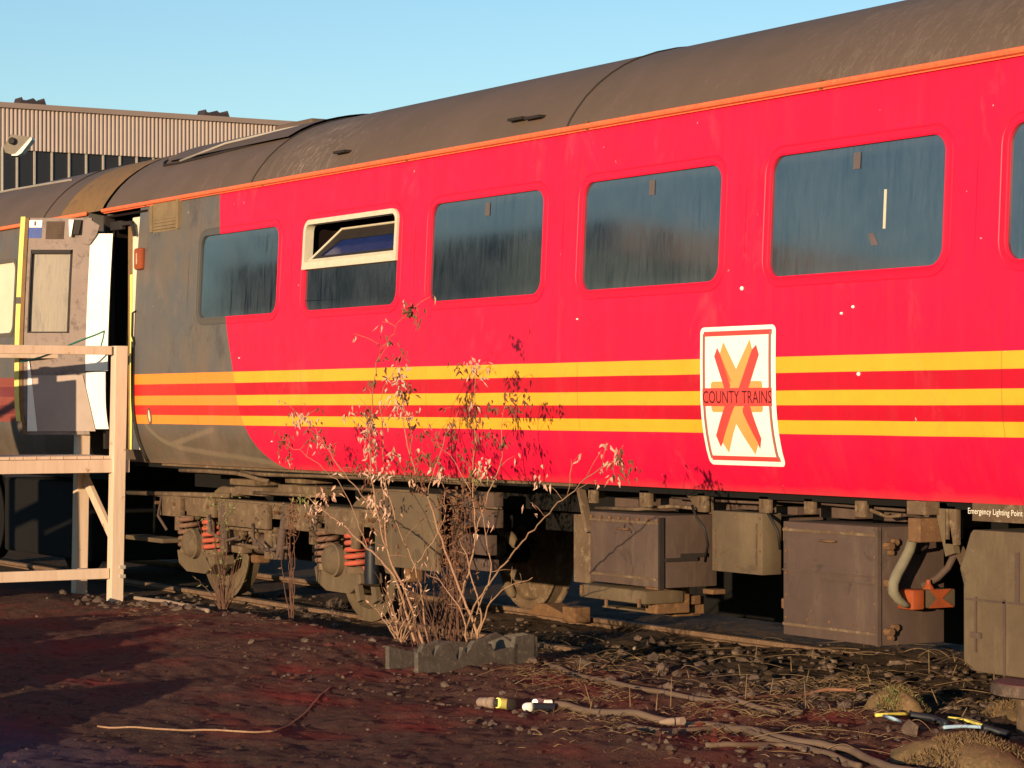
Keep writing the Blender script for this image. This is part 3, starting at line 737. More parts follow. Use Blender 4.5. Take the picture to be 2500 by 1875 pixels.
em = emb([card], .004, 'emblem', M['stickerw'], C1); em['label'] = 'white vinyl panel with a red and orange cross reading COUNTY TRAINS'
emb([ep([(35,40),(680,40),(680,85),(35,85)]), ep([(35,1180),(680,1180),(680,1222),(35,1222)])], .0048, 'emblem_border', M['stickerr'], em)
emb([ep([(25,60),(38,60),(38,1205),(25,1205)]), ep([(660,60),(673,60),(673,1205),(660,1205)])], .0052, 'emblem_border', M['stickerg'], em)
emb([ep([(38,60),(48,60),(48,1205),(38,1205)]), ep([(650,60),(660,60),(660,1205),(650,1205)])], .005, 'emblem_border', M['stickerr'], em)
emb([ep([(105,520),(120,500),(580,500),(592,520),(592,760),(580,780),(120,780),(105,760)])], .005, 'emblem_cross', M['stickero'], em)
emb([ep([(167,190),(195,245),(310,510),(285,560),(235,560),(140,270)]), ep([(537,175),(563,265),(465,560),(375,560),(500,215)]),
     ep([(235,725),(330,725),(175,1060),(148,1100),(123,995)]), ep([(405,725),(475,725),(548,1015),(520,1110),(505,1060),(405,785)])], .0056, 'emblem_cross', M['stickerr'], em)
emb([ep([(227,140),(350,390),(370,560),(300,560),(310,510),(195,245)]), ep([(330,725),(420,725),(335,875),(217,1150),(175,1060)])], .006, 'emblem_cross', M['stickero'], em)
emb([ep([(477,125),(500,215),(375,560),(290,560),(350,390)]), ep([(330,725),(405,725),(405,785),(512,1062),(465,1160),(330,880)])], .0064, 'emblem_cross', M['stickero'], em)
emb([ep([(25,560),(680,560),(680,725),(25,725)])], .0068, 'emblem_band', M['stickerr'], em)
def text_on_side(txt, x0, x1, zb, h, off, mt, parent, name, sx=1.):
    cu = bpy.data.curves.new(name, 'FONT'); cu.body = txt; cu.size = 1; cu.resolution_u = 3
    ob = bpy.data.objects.new('tmp', cu); sc.collection.objects.link(ob)
    bpy.context.view_layer.update()
    me = bpy.data.meshes.new_from_object(ob); bpy.data.objects.remove(ob)
    xs = [v.co.x for v in me.vertices]; ys = [v.co.y for v in me.vertices]; ax, bx = min(xs), max(xs); ay, by = min(ys), max(ys)
    m = MB(); m.add([(x0+(v.co.x-ax)/(bx-ax)*(x1-x0), 0, zb+(v.co.y-ay)/(by-ay)*h) for v in me.vertices], [tuple(p.vertices) for p in me.polygons])
    if callable(off): m.v = [(v[0], off(v[2]), v[2]) for v in m.v]
    return m.build(name, mt, parent, recalc=False)
z_t = EZ1-(EZ1-EZ0)*700/1265
text_on_side('COUNTY TRAINS', EX0+.03, EX1-.035, z_t, (EZ1-EZ0)*115/1265, lambda z: prof(z)-.0076, M['stickert'], em, 'lettering')

# ---- underframe
FY = .17
def bpx(m, x0, x1, y0, y1, yf=FY, dep=.6, mi=0, bev=.006):
    a = PY(x0, y0, yf); b = PY(x1, y1, yf); m.box((a.x, yf, min(a.z,b.z)), (b.x, yf+dep, max(a.z,b.z)), mi, bev); return a, b
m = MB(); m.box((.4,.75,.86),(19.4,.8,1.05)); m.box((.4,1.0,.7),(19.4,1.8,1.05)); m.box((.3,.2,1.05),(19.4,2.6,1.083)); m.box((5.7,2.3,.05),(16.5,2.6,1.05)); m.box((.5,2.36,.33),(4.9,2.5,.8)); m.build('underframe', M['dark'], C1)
m = MB(); m.box((1.0,.17,1.068),(7.6,.2,1.086)); m.build('bottom_rail', M['under'], C1)
def pipe(pts, r, mt, name, y=None, nm=8):
    m = MB(); m.tube([PY(p[0], p[1], p[2] if len(p) > 2 else y) for p in pts], r, nm); return m.build(name, mt, C1, smooth=True)
pipe([(440,1148,.2),(500,1150,.2),(575,1155,.2),(600,1160,.2),(630,1170,.2),(655,1175,.2)], .018, M['under'], 'brake_pipe')
pipe([(590,1149,.22),(640,1157,.22),(760,1160,.22),(900,1165,.22),(1060,1172,.22),(1210,1182,.22)], .022, M['under'], 'brake_pipe')
pipe([(800,1190,.28),(930,1197,.28),(1000,1200,.28)], .012, M['under'], 'brake_pipe')
# boxes, from left to right
def ubox(name, mt, x0, x1, y0, y1, yf=FY, dep=.6, lab=None):
    m = MB(); a, b = bpx(m, x0, x1, y0, y1, yf, dep); o = m.build(name, mt, C1, smooth='auto')
    if lab: o['label'] = lab
    return o, a, b
def fit(x0, x1, ytop0, ybot1, yf): return PY(x0,ytop0,yf), PY(x1,ybot1,yf)
pan, a, b = ubox('skirt_panel', M['undergreen'], 915, 1070, 1197, 1397, .2, .03)
m = MB(); bpx(m, 1125, 1165, 1205, 1238, .34, .08); bpx(m, 1168, 1205, 1200, 1238, .36, .08); bpx(m, 1132, 1205, 1240, 1290, .33, .08); bpx(m, 1128, 1190, 1302, 1357, .33, .08); bpx(m, 1125, 1195, 1360, 1396, .33, .08)
m.build('valve_block', M['under2'], C1, smooth='auto')
m = MB(); bpx(m, 1105, 1215, 1234, 1241, .31, .04); bpx(m, 1105, 1118, 1205, 1400, .31, .05); m.build('valve_bracket', M['under'], C1)
bA, a, b = ubox('battery_box', M['under2'], 1441, 1614, 1248, 1437, .16, .42, 'brown equipment box with a hinged front, next to the tyre-like far wheel')
m = MB(); m.box((b.x-.004,.14,a.z-.01),(b.x+.012,.175,b.z-.01)); m.box((b.x,.3,a.z-.26),(b.x+.014,.5,a.z-.235)); m.box((b.x,.18,a.z-.28),(b.x+.02,.42,a.z-.26)); m.build('box_latch', M['blackrub'], bA)
m = MB()
for k in range(8): m.tube([(a.x+.03+(b.x-a.x-.06)*k/7,.155,a.z-.03),(a.x+.03+(b.x-a.x-.06)*k/7,.145,a.z-.03)], .011, 6)
m.build('box_bolt', M['rust'], bA)
m = MB(); bpx(m, 1400, 1440, 1255, 1425, .3, .06); m.build('end_plate', M['under'], C1)
m = MB(); p = PY(1418,1195,.2); q = PY(1440,1300,.2); m.bar(p, q, .05, .03); m.build('hanger_strap', M['under'], C1)
m = MB(); bpx(m, 1412, 1575, 1424, 1478, .2, .3, bev=.02); bpx(m, 1470, 1605, 1478, 1500, .34, .2); m.build('reservoir_tray', M['undergreen'], C1, smooth='auto')
m = MB(); bpx(m, 1575, 1604, 1430, 1500, .3, .25); bpx(m, 1608, 1648, 1452, 1478, .45, .2); bpx(m, 1622, 1648, 1482, 1506, .5, .2); m.build('tray_bracket', M['rust'], C1)
m = MB(); bpx(m, 1672, 1688, 1455, 1500, .6, .1); bpx(m, 1715, 1740, 1437, 1452, .5, .1); m.build('drain_cock', M['rust'], C1)
bC, a, b = ubox('switch_box', M['undergreen'], 1738, 1861, 1246, 1405, .19, .14, 'small pale brown box between two larger boxes')
m = MB(); m.box((a.x+.03,.184,a.z-.1),(a.x+.04,.192,b.z+.08)); m.box((b.x-.06,.18,a.z-.06),(b.x-.045,.192,b.z+.05)); m.build('box_trim', M['under'], bC)
m = MB(); bpx(m, 1861, 1912, 1262, 1400, .4, .3); o = m.build('link_plate', M['under2'], C1)
m = MB()
for (px, py) in ((1866,1288),(1868,1368)):
    p = PY(px, py, .33); m.tube([p, p+Vector((.05,0,0))], .022, 8); m.tube([p+Vector((.05,0,0)), p+Vector((.11,0,0))], .034, 8)
m.build('pipe_union', M['rust'], C1)
bB, a, b = ubox('battery_box', M['under2'], 1912, 2146, 1272, 1578, .12, .46, 'largest brown equipment box with an orange socket on its side')
m = MB(); m.box((a.x,.112,a.z-.42*(a.z-b.z)),(b.x,.124,a.z-.43*(a.z-b.z))); m.box((a.x+.4*(b.x-a.x),.113,a.z-.485*(a.z-b.z)),(b.x,.124,a.z-.495*(a.z-b.z)))
m.box((b.x-.012,.104,a.z),(b.x+.008,.13,b.z)); m.build('box_seam', M['under2'], bB)
for zf in (.16, .47, .88):
    m = MB(); z = a.z-zf*(a.z-b.z); m.tube([(b.x,.17,z),(b.x+.05,.17,z)], .022, 7); m.tube([(b.x,.22,z+.02),(b.x+.03,.22,z+.02)], .02, 7); m.tube([(b.x,.19,z-.035),(b.x+.03,.19,z-.035)], .014, 7); m.build('hinge_knuckle', M['rust'], bB)
m = MB(); m.box((a.x-.05,.14,b.z+.14),(a.x,.24,b.z+.2), bev=.01); m.box((a.x-.02,.13,a.z-.12),(a.x,.2,a.z-.03), bev=.01); m.build('box_catch', M['rust'], bB)
Bx = b.x
# orange socket on the +X side of the box
p0 = PX(2225,1440,Bx+.06); p1 = PX(2318,1480,Bx+.06)
m = MB(); m.box((Bx+.005,p0.y,p1.z),(Bx+.11,p1.y,p0.z), bev=.01); os_ = m.build('jumper_socket', M['undergreen'], C1, smooth='auto'); os_['label'] = 'orange painted jumper socket box on the side of the large box'
m = MB(); yc = (p0.y+p1.y)/2; hh = (p0.z-p1.z)/2; zc = (p0.z+p1.z)/2; xo = Bx+.113; hw = (p1.y-p0.y)/2
m.prism([(-hw*.55,hh),(hw*.6,hh),(hw*.12,0),(hw*.75,-hh),(-hw*.6,-hh),(-hw*.15,0)], lambda u, v, s: Vector((xo+.002*s, yc+.02+u, zc+v))); m.build('socket_paint', M['orange'], os_)
m = MB(); m.box((Bx+.0,p0.y-.05,p1.z-.005),(Bx+.13,p0.y+.035,p0.z+.005), bev=.012); m.build('socket_flange', M['orange'], os_, smooth='auto')
m = MB(); q0 = Vector((Bx+.06, p0.y+.12, p0.z)); m.lathe([(.0,.05),(.012,.05),(.014,.03),(.035,.0)], q0, (0,0,1), 10); m.build('socket_lug', M['orange'], os_)
m = MB(); j0 = PY(2213,1222,.1); j1 = PY(2258,1258,.1); m.box((j0.x,.1,j1.z),(j1.x,.3,j0.z), bev=.005); m.build('junction_box', M['under'], C1)
j0 = PY(2216,1264,.08); j1 = PY(2246,1325,.08)
m = MB(); m.box((j0.x,.08,j1.z),(j1.x,.3,j0.z), bev=.006); m.build('cable_gland', M['rust'], C1)
hz = [PY(2228,1322,.12), PY(2222,1340,.12), PY(2207,1372,.14), PY(2187,1405,.16), PY(2180,1430,.2), PY(2186,1452,.22), PY(2200,1472,.22), PY(2214,1480,.22)]
for h_ in hz: h_.x = max(h_.x, 0)
m = MB()
hz2 = []
for (px, py) in ((2228,1320),(2220,1345),(2205,1375),(2190,1402),(2181,1425),(2181,1445),(2192,1462),(2206,1474),(2222,1480)):
    p = PX(px, py, Bx+.10); hz2.append(p)
m.tube(hz2, [.03]*6+[.026,.02,.014], 10); m.build('flexible_hose', M['conduit'], C1, smooth=True)
pipe([(2335,1325,.5),(2330,1355,.5),(2315,1385,.5),(2290,1410,.48),(2265,1425,.45),(2250,1432,.42)], .02, M['under2'], 'flexible_hose')
m = MB(); p = PY(2335,1328,.3); q = PY(2362,1385,.22); m.bar(p, q, .05, .03); m.build('stay_bar', M['under'], C1)
# large right-hand box
a = PY(2352,1292,.1); b = PY(2352,1648,.1)
m = MB(); x0 = PY(2375,1400,.1).x; zt_, zb_ = a.z, PY(2380,1640,.1).z; xl = PY(2352,1400,.1).x
m.prism([(x0-.02,zt_-.02),(x0+.0,zt_),(13.6,zt_),(13.6,zb_),(x0+.03,zb_),(xl,zb_+.05),(xl,zt_-.28),(x0-.1,zt_-.2),(x0-.06,zt_-.12)], lambda u, v, s: Vector((u, .1+.8*s, v)))
bD = m.build('generator_box', M['undergreen'], C1, bevel=.006); bD['label'] = 'pale brown full-depth equipment case at the right, below the lettered plate'
m = MB(); sx0 = PY(2480,1400,.1).x; m.box((sx0,.092,zt_-.35),(sx0+.03,.1005,zt_-.1)); m.box((PY(2382,1500,.1).x,.09,zb_+.1),(PY(2386,1500,.1).x,.1005,zt_-.34)); m.box((PY(2450,1500,.1).x,.093,zb_),(PY(2456,1500,.1).x,.1005,zt_-.34)); m.box((xl+.02,.093,zt_-.36),(13.6,.1005,zt_-.35))
m.build('case_seam', M['under2'], bD)
m = MB(); m.box((PY(2382,1500,.1).x-.03,.085,zt_-.55),(PY(2382,1500,.1).x+.05,.1,zt_-.52)); m.build('case_latch', M['under2'], bD)
a = PY(2345,1229,.06); b = PY(2345,1272,.06)
m = MB(); m.box((a.x,.14,b.z),(a.x+.62,.16,a.z)); pl = m.build('name_plate', M['under'], C1); pl['label'] = 'plate lettered Emergency Lighting Point'
ta = PY(2364,1238,.14); tb = PY(2497,1238,.14); tz = PY(2430,1262,.14).z
text_on_side('Emergency Lighting Point', ta.x, tb.x, tz, PY(2430,1243,.14).z-tz, lambda z: .1385, M['whitetext'], pl, 'lettering')
def bolts(par, x0, x1, z0, z1, y, nx_, nz_, r=.008):
    for k in range(nx_):
        for z in (z0, z1):
            x = x0+(x1-x0)*k/(nx_-1); m = MB(); m.lathe([(0,.008),(r,.007),(r*1.1,0)], (x, y, z), (0,-1,0), 6); m.build('bolt', M['rust'], par)
    for k in range(1, nz_-1):
        for x in (x0, x1):
            z = z0+(z1-z0)*k/(nz_-1); m = MB(); m.lathe([(0,.008),(r,.007),(r*1.1,0)], (x, y, z), (0,-1,0), 6); m.build('bolt', M['rust'], par)
q0 = PY(1912,1272,.12); q1 = PY(2146,1560,.12); bolts(bB, q0.x+.03, q1.x-.03, q1.z+.06, q0.z-.04, .12, 5, 5)
q0 = PY(1738,1246,.19); q1 = PY(1861,1400,.19); bolts(bC, q0.x+.02, q1.x-.02, q1.z+.03, q0.z-.03, .19, 3, 4, .007)
for par, px0, px1, py0, py1, yf in ((bA,1441,1614,1256,1425,.16),(bB,1912,2146,1280,1560,.12)):
    q0 = PY(px0,py0,yf); q1 = PY(px1,py1,yf)
    m = MB(); m.box((q0.x+.002,yf-.007,q0.z-.035),(q1.x-.01,yf+.001,q0.z-.02)); m.build('edge_strip', M['under'], par)
    m = MB(); m.box((q0.x+.002,yf-.007,q1.z+.015),(q1.x-.01,yf+.001,q1.z+.03)); m.build('edge_strip', M['under'], par)
    m = MB(); xm = (q0.x+q1.x)/2; m.tube([(xm-.06,yf,q0.z-.075),(xm-.055,yf-.03,q0.z-.075),(xm+.055,yf-.03,q0.z-.075),(xm+.06,yf,q0.z-.075)], .006, 6); m.build('lift_handle', M['rust'], par, smooth=True)
pipe([(1455,1240,.3),(1560,1243,.28),(1640,1236,.3),(1735,1243,.3)], .012, M['under'], 'air_pipe')
pipe([(1690,1235,.24),(1700,1262,.2),(1720,1290,.2),(1728,1330,.25),(1722,1370,.4)], .009, M['blackrub'], 'cable_loop')
pipe([(1868,1240,.25),(1885,1270,.2),(1900,1300,.2),(1905,1340,.25)], .01, M['blackrub'], 'cable_loop')
pipe([(2125,1245,.15),(2165,1262,.3),(2200,1258,.3)], .01, M['under'], 'air_pipe')
pipe([(2250,1260,.2),(2275,1300,.25),(2262,1335,.35),(2240,1350,.4)], .01, M['blackrub'], 'cable_loop')
pipe([(1075,1195,.24),(1100,1215,.22),(1110,1260,.24),(1104,1320,.3)], .012, M['blackrub'], 'cable_loop')
for px_, py_ in ((1420,1440),(1480,1475),(1560,1475)):
    q = PY(px_, py_, .19); m = MB(); m.tube([(q.x,.19,q.z+.03),(q.x,.19,q.z-.02)], .012, 6); m.build('tray_bolt', M['rust'], C1)
# hangers from the solebar
for (x0, x1, y1, yf) in ((1436,1452,1228,.2),(1560,1585,1238,.2),(1702,1722,1250,.2),(1852,1876,1252,.2),(1962,1984,1255,.2),(2086,2110,1262,.18),(2306,2334,1330,.2)):
    a = PY(x0, y1, yf); b = PY(x1, y1, yf); m = MB()
    m.box((a.x, yf, a.z), (b.x, yf+.035, 1.07), bev=.006); m.box((a.x, yf+.035, a.z+.03), (a.x+.012, yf+.12, 1.07)); m.box((a.x+.25*(b.x-a.x), yf-.012, a.z+.03), (a.x+.45*(b.x-a.x), yf, 1.05))
    m.build('solebar_hanger', M['under'], C1, smooth='auto')
m = MB(); p = PY(1668,1205,.25); q = PY(1702,1245,.25); m.prism([(p.x,1.07),(q.x+.14,1.07),(q.x+.14,q.z-.02),(q.x,q.z+.01)], lambda u, v, s: Vector((u,.25+.02*s,v))); m.build('gusset', M['under'], C1)
m = MB(); p = PY(2280,1230,.2); m.prism([(p.x,1.08),(p.x+.1,1.08),(p.x+.16,.82),(p.x+.09,.8)], lambda u, v, s: Vector((u,.2+.04*s,v))); m.build('gusset', M['undergreen'], C1)
m = MB()
for (x0,x1,y0,y1) in ((1500,1558,1215,1250),(1612,1700,1215,1245),(1732,1788,1222,1250),(1795,1846,1225,1246),(1890,1945,1235,1258),(2000,2085,1230,1268),(2130,2210,1240,1275),(2255,2300,1250,1290)):
    bpx(m, x0, x1, y0, y1, .45, .3)
m.build('crossbearer', M['under2'], C1)
pipe([(1880,1222,.3),(1990,1228,.3),(2100,1238,.3),(2210,1246,.3)], .008, M['under2'], 'air_pipe')
pipe([(1640,1215,.3),(1740,1222,.3),(1860,1228,.3)], .008, M['under2'], 'air_pipe')

# ---- bogie
def wheel(x, y, inner):
    d = 1 if inner else -1
    m = MB(); m.lathe([(0,-.09),(.1,-.09),(.11,-.03),(.37,-.015),(.385,-.055),(.44,-.06),(.452,-.06),(.457,.04),(.485,.055),(.49,.07),(.47,.08),(.39,.08),(.375,.035),(.11,.05),(.1,.11),(0,.11)], (x, y, .40), (0, d, 0), 56)
    return m
AX = (1.33, 3.98)
m = MB()
BYF = .34
def Z(px, py, y=BYF): return PY(px, py, y).z
def X_(px, y=BYF): return PY(px, 1250, y).x
zt0 = .80; zb0 = .60
m.box((.55, BYF, zb0+.07), (4.85, BYF+.14, zt0-.02), bev=.008)
m.box((.5, BYF-.03, zt0-.02), (4.9, BYF+.17, zt0+.005), bev=.004)
for a, b, c, d in ((X_(402),X_(452),.62,.8),(X_(468),X_(535),.64,.8),(X_(545),X_(665),.585,.79),(X_(700),X_(786),.60,.80),(X_(806),X_(890),.60,.80)):
    m.box((a, BYF-.05, c), (b, BYF, d), bev=.008)
m.box((X_(535), BYF+.04, .40), (X_(560), BYF+.12, .62)); m.box((X_(640), BYF+.02, .34), (X_(668), BYF+.12, .6)); m.box((X_(545), BYF-.02, .555), (X_(670), BYF+.06, .575))
m.box((X_(535), BYF, .36), (X_(590), BYF+.1, .42), bev=.01)
bog = m.build('bogie_frame', M['under'], C1, smooth='auto'); bog['label'] = 'dusty bogie frame with red coil springs under the grey end'
for k, ax in enumerate(AX):
    for s_ in (-1, 1):
        sx = ax+s_*.25+ (.03 if k == 0 else 0); m = MB(); pts = []
        for i in range(0, 121):
            t = i/120; an = t*2*math.pi*5; pts.append((sx+.085*math.cos(an), BYF+.045+.085*math.sin(an), .345+.265*t))
        m.tube(pts, .021, 7); m.build('spring', M['spring' if s_ > 0 else 'springd'], bog, smooth=True)
        m = MB(); m.lathe([(0,0),(.1,0),(.105,.02),(.09,.05),(.03,.05),(.03,.25),(0,.25)], (sx, BYF+.06, .31), (0,0,1), 20); m.build('spring_seat', M['under'], bog, smooth='auto')
        m = MB(); m.lathe([(.05,0),(.1,.0),(.1,.03),(.0,.04)], (sx, BYF+.06, .6), (0,0,1), 20); m.build('spring_cap', M['under'], bog)
    # axle box: cradle under both springs plus the round cover
    m = MB(); m.prism([(ax-.40,.33),(ax-.28,.31),(ax-.16,.33),(ax-.12,.48),(ax+.12,.48),(ax+.16,.33),(ax+.36,.31),(ax+.38,.24),(ax+.2,.15),(ax-.2,.15),(ax-.36,.21)], lambda u, v, s: Vector((u, BYF-.0+.2*s, v)))
    m.build('axle_box', M['undergreen'], bog, bevel=.01)
    m = MB(); m.lathe([(0,.11),(.07,.105),(.1,.085),(.115,.05),(.13,.045),(.13,0)], (ax, BYF, .40), (0,-1,0), 28); m.build('axle_cover', M['undergreen'], bog, smooth='auto')
    m = MB(); m.tube([(ax,.55,.40),(ax,2.25,.40)], .08, 14); m.build('axle', M['dark'], bog)
    o = wheel(ax, .69, False).build('wheel', M['undergreen'], bog, smooth='auto')
    o = wheel(ax, 2.13, True).build('wheel', M['under'], bog, smooth='auto')
    m = MB(); m.lathe([(.452,-.072),(.462,-.066),(.462,-.058),(.452,-.06),(.445,-.064),(.452,-.072)], (ax, 2.13, .40), (0,1,0), 56); m.build('wheel_rim', M['under'], bog, smooth='auto')
    m = MB(); m.box((ax-.62,.62,.25),(ax-.5,.76,.6), bev=.02); m.box((ax+.5,.62,.25),(ax+.62,.76,.6), bev=.02); m.build('brake_block', M['rust'], bog)
# lugged, dusty casing seen left of the far wheel
m = MB(); ax = AX[1]
for px_, py_, t_, l_ in ((1240,1228,60,42),(1262,1262,-70,50),(1225,1290,-60,44),(1252,1318,-55,52),(1222,1345,70,40),(1238,1385,-65,50),(1262,1408,-50,34),(1246,1440,-60,38)):
    dx_ = math.cos(R(t_))*l_/2; dy_ = -math.sin(R(t_))*l_/2; q = PY(px_, py_, 1.2)
    m.tube([PY(px_-dx_, py_-dy_, 1.25), PY(px_-dx_*.5, py_-dy_*.5, 1.18), q, PY(px_+dx_*.5, py_+dy_*.5, 1.18), PY(px_+dx_, py_+dy_, 1.25)], [.012,.038,.046,.038,.012], 8)
m.build('brake_rigging', M['undergreen'], bog, smooth=True)
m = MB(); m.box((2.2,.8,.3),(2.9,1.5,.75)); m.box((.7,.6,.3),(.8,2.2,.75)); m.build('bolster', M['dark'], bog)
for bx_ in (.62,.8,1.0,1.7,1.95,2.2,2.45,2.75,3.0,3.25,3.55,4.4,4.6,4.75):
    m = MB(); m.tube([(bx_,BYF-.004,.73),(bx_,BYF-.07 if bx_ % .5 < .2 else BYF-.03,.73)], .016, 6); m.build('frame_bolt', M['rust'], bog)
for bx_ in (1.02,1.68,3.62,4.32):
    m = MB(); m.box((bx_-.05,BYF-.04,.5),(bx_+.05,BYF-.0,.66), bev=.008); m.build('stop_plate', M['under'], bog, smooth='auto')
m = MB(); m.tube([(2.0,.3,.78),(2.02,.29,.62)], .026, 10); m.tube([(2.02,.29,.62),(2.06,.28,.36)], .036, 12); m.build('damper', M['under2'], bog, smooth='auto')
m = MB(); m.tube([(3.15,.3,.78),(3.13,.29,.6)], .026, 10); m.tube([(3.13,.29,.6),(3.1,.28,.36)], .036, 12); m.build('damper', M['under2'], bog, smooth='auto')
m = MB(); m.tube([(2.3,.5,.44),(2.75,.5,.44)], .085, 16); m.build('brake_cylinder', M['under2'], bog, smooth='auto')
for pts_ in ([(1.75,.28,.66),(1.85,.25,.52),(2.1,.26,.46),(2.3,.3,.5)], [(2.6,.28,.62),(2.7,.24,.5),(2.9,.26,.42),(3.2,.3,.46)], [(.7,.3,.8),(.75,.24,.62),(.9,.26,.5)]):
    m = MB(); m.tube(pts_, .013, 7); m.build('brake_hose', M['under2'], bog, smooth=True)
m = MB()
for (x0,x1,y0,y1,yf) in ((560,620,1168,1187,.36),(572,640,1186,1212,.3),(695,745,1165,1182,.36),(678,712,1182,1210,.3),(712,770,1184,1214,.34),(545,575,1188,1212,.32)):
    bpx(m, x0, x1, y0, y1, yf, .25, bev=.01)
m.build('bolster_bracket', M['under'], bog, smooth='auto')
m = MB(); a = PY(312,1203,.3); b = PY(560,1210,.3); m.tube([a,b], .022, 8); c = PY(620,1203,.3); d = PY(800,1212,.3); m.tube([c,d], .014, 8)
m.tube([PY(378,1212,.3),PY(376,1300,.3)], .012, 6); m.tube([PY(387,1245,.3),PY(420,1247,.3)], .01, 6); m.tube([PY(395,1218,.3),PY(395,1245,.3)], .01, 6)
m.build('step_bracket', M['under'], C1, smooth=True)
m = MB(); a = PY(306,1308,.2); b = PY(395,1312,.2); m.box((a.x,.2,a.z-.03),(b.x,.42,a.z+.01), bev=.008); m.build('step_board', M['undergreen'], C1)
m = MB()
for k in range(26):
    p = PY(random.uniform(572,665), random.uniform(1285,1330), .45); r = random.uniform(.015,.04); q = p+Vector((random.uniform(-.12,.12), 0, random.uniform(-.05,.05))); m.tube([p, q], r*.6, 7)
m.tube([PY(585,1330,.42),PY(615,1335,.4),PY(635,1338,.42)], .018, 7); m.build('brake_linkage', M['under'], bog, smooth='auto')
m = MB(); m.lathe([(0,0),(.055,0),(.06,.05),(.05,.28),(.0,.29)], PY(908,1425,.25), (0,0,1), 18); o = m.build('sand_pipe', M['blackplastic'], C1, smooth='auto')
m = MB(); m.prism([(0,0),(.06,.0),(.1,-.11),(.04,-.13)], lambda u, v, s: PY(865,1428,.3)+Vector((u,.04*s,v))); m.prism([(0,0),(.07,.0),(.1,-.1),(.03,-.13)], lambda u, v, s: PY(905,1432,.3)+Vector((u,.04*s,v))); m.build('lifeguard', M['undergreen'], C1)

# ------------------------------------------------------------------ second carriage
C2 = thing('railway_carriage', (-10.3, 1.41, -.06), 'second carriage with drab brown roof coupled beyond the open door', 'carriage')
w2 = [(-2.28-1.485-1.942*k, -2.28-1.942*k) for k in range(7)][::-1]
body_shell('body_side', -20.1, -.45, w2, M['livery2'], C2)
roof(-20.1, -1.15, M['roof'], C2); roof(-1.15, -.12, M['ochre'], C2, 'roof_end')
for i, (a, b) in enumerate(w2):
    m = MB(); ho = rrect(a-.04, b+.04, WZ0-.04, WZ1+.04, .11); hi_ = rrect(a, b, WZ0, WZ1, .085); k = len(ho)
    m.add([S(x,z,.005) for x, z in ho]+[S(x,z,.008) for x, z in hi_], [(j,(j+1)%k,k+(j+1)%k,k+j) for j in range(k)]); wn = m.build('window', M['greylip'], C2)
    m = MB(); m.add([FP(x,z,.01) for x, z in hi_]+[FP((a+b)/2,2.65,.01)], [(j,(j+1)%k,k) for j in range(k)]); m.build('pane', M['cream'] if i == len(w2)-1 else M['glass'], wn)  # last pane is cream: a reflection put into its colour
    if i == len(w2)-1: wn['label'] = 'window with a cream blind drawn down'
m = MB(); m.tube([(-20.1,.045,3.352),(-.45,.045,3.352)], .019, 8); m.build('gutter', M['gutter'], C2, smooth=True)
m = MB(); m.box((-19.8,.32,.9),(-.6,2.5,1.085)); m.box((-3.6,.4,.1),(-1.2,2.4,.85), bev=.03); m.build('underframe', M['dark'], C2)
for x in (-1.6, -6.2, -10.8): 
    o = hoop(x, .010, M['blackrub']); o.parent = C2; o.data.transform(Matrix.Translation(wloc(C1)-wloc(C2)))
m = MB(); m.tube([RP(-9,.8),RP(-4,.62),RP(-2,.5)], .01, 5); m.build('roof_conduit', M['galv'], C2)
m = MB(); m.box((-.45,.85,1.2),(-.05,1.95,3.2), bev=.03); m.build('gangway', M['blackrub'], C2)
for ax in (-2.1, -4.7):
    wheel(ax, .69, False).build('wheel', M['dark'], C2, smooth='auto')

# ------------------------------------------------------------------ track
for i, (y, lab) in enumerate(((.69, 'half buried rusty rail on the near side, in front of the boxes'), (2.13, 'rusty rail on the far side under the red carriage'))):
    m = MB(); zr = -.06; pr = [(-.036,0),(.036,0),(.036,-.03),(.01,-.045),(.01,-.12),(.07,-.14),(.07,-.155),(-.07,-.155),(-.07,-.14),(-.01,-.12),(-.01,-.045),(-.036,-.03)]
    vs = [(-60, y+a, zr+b) for a, b in pr]+[(60, y+a, zr+b) for a, b in pr]; k = len(pr)
    m.add(vs, [(j,(j+1)%k,k+(j+1)%k,k+j) for j in range(k)]+[tuple(range(k)), tuple(range(k,2*k))])
    tag(m.build('rail', M['rail']), lab, 'rail', 'rails of the overgrown track')
p = PY(1345,1480,2.0)
ch = thing('wheel_chock', (p.x, 2.0, -.08), 'ochre rusty chock wedged at the foot of the far wheel', 'chock')
m = MB(); m.prism([(-.22,0),(.3,0),(.3,.04),(.05,.10),(-.1,.09)], lambda u, v, s: Vector((p.x+u, 1.92+.16*s, -.07+v))); m.build('wedge', M['rust'], ch, bevel=.006)
m = MB(); m.box((p.x+.32,1.9,-.09),(p.x+.5,2.05,.03), bev=.01); m.build('block', M['rust'], ch)

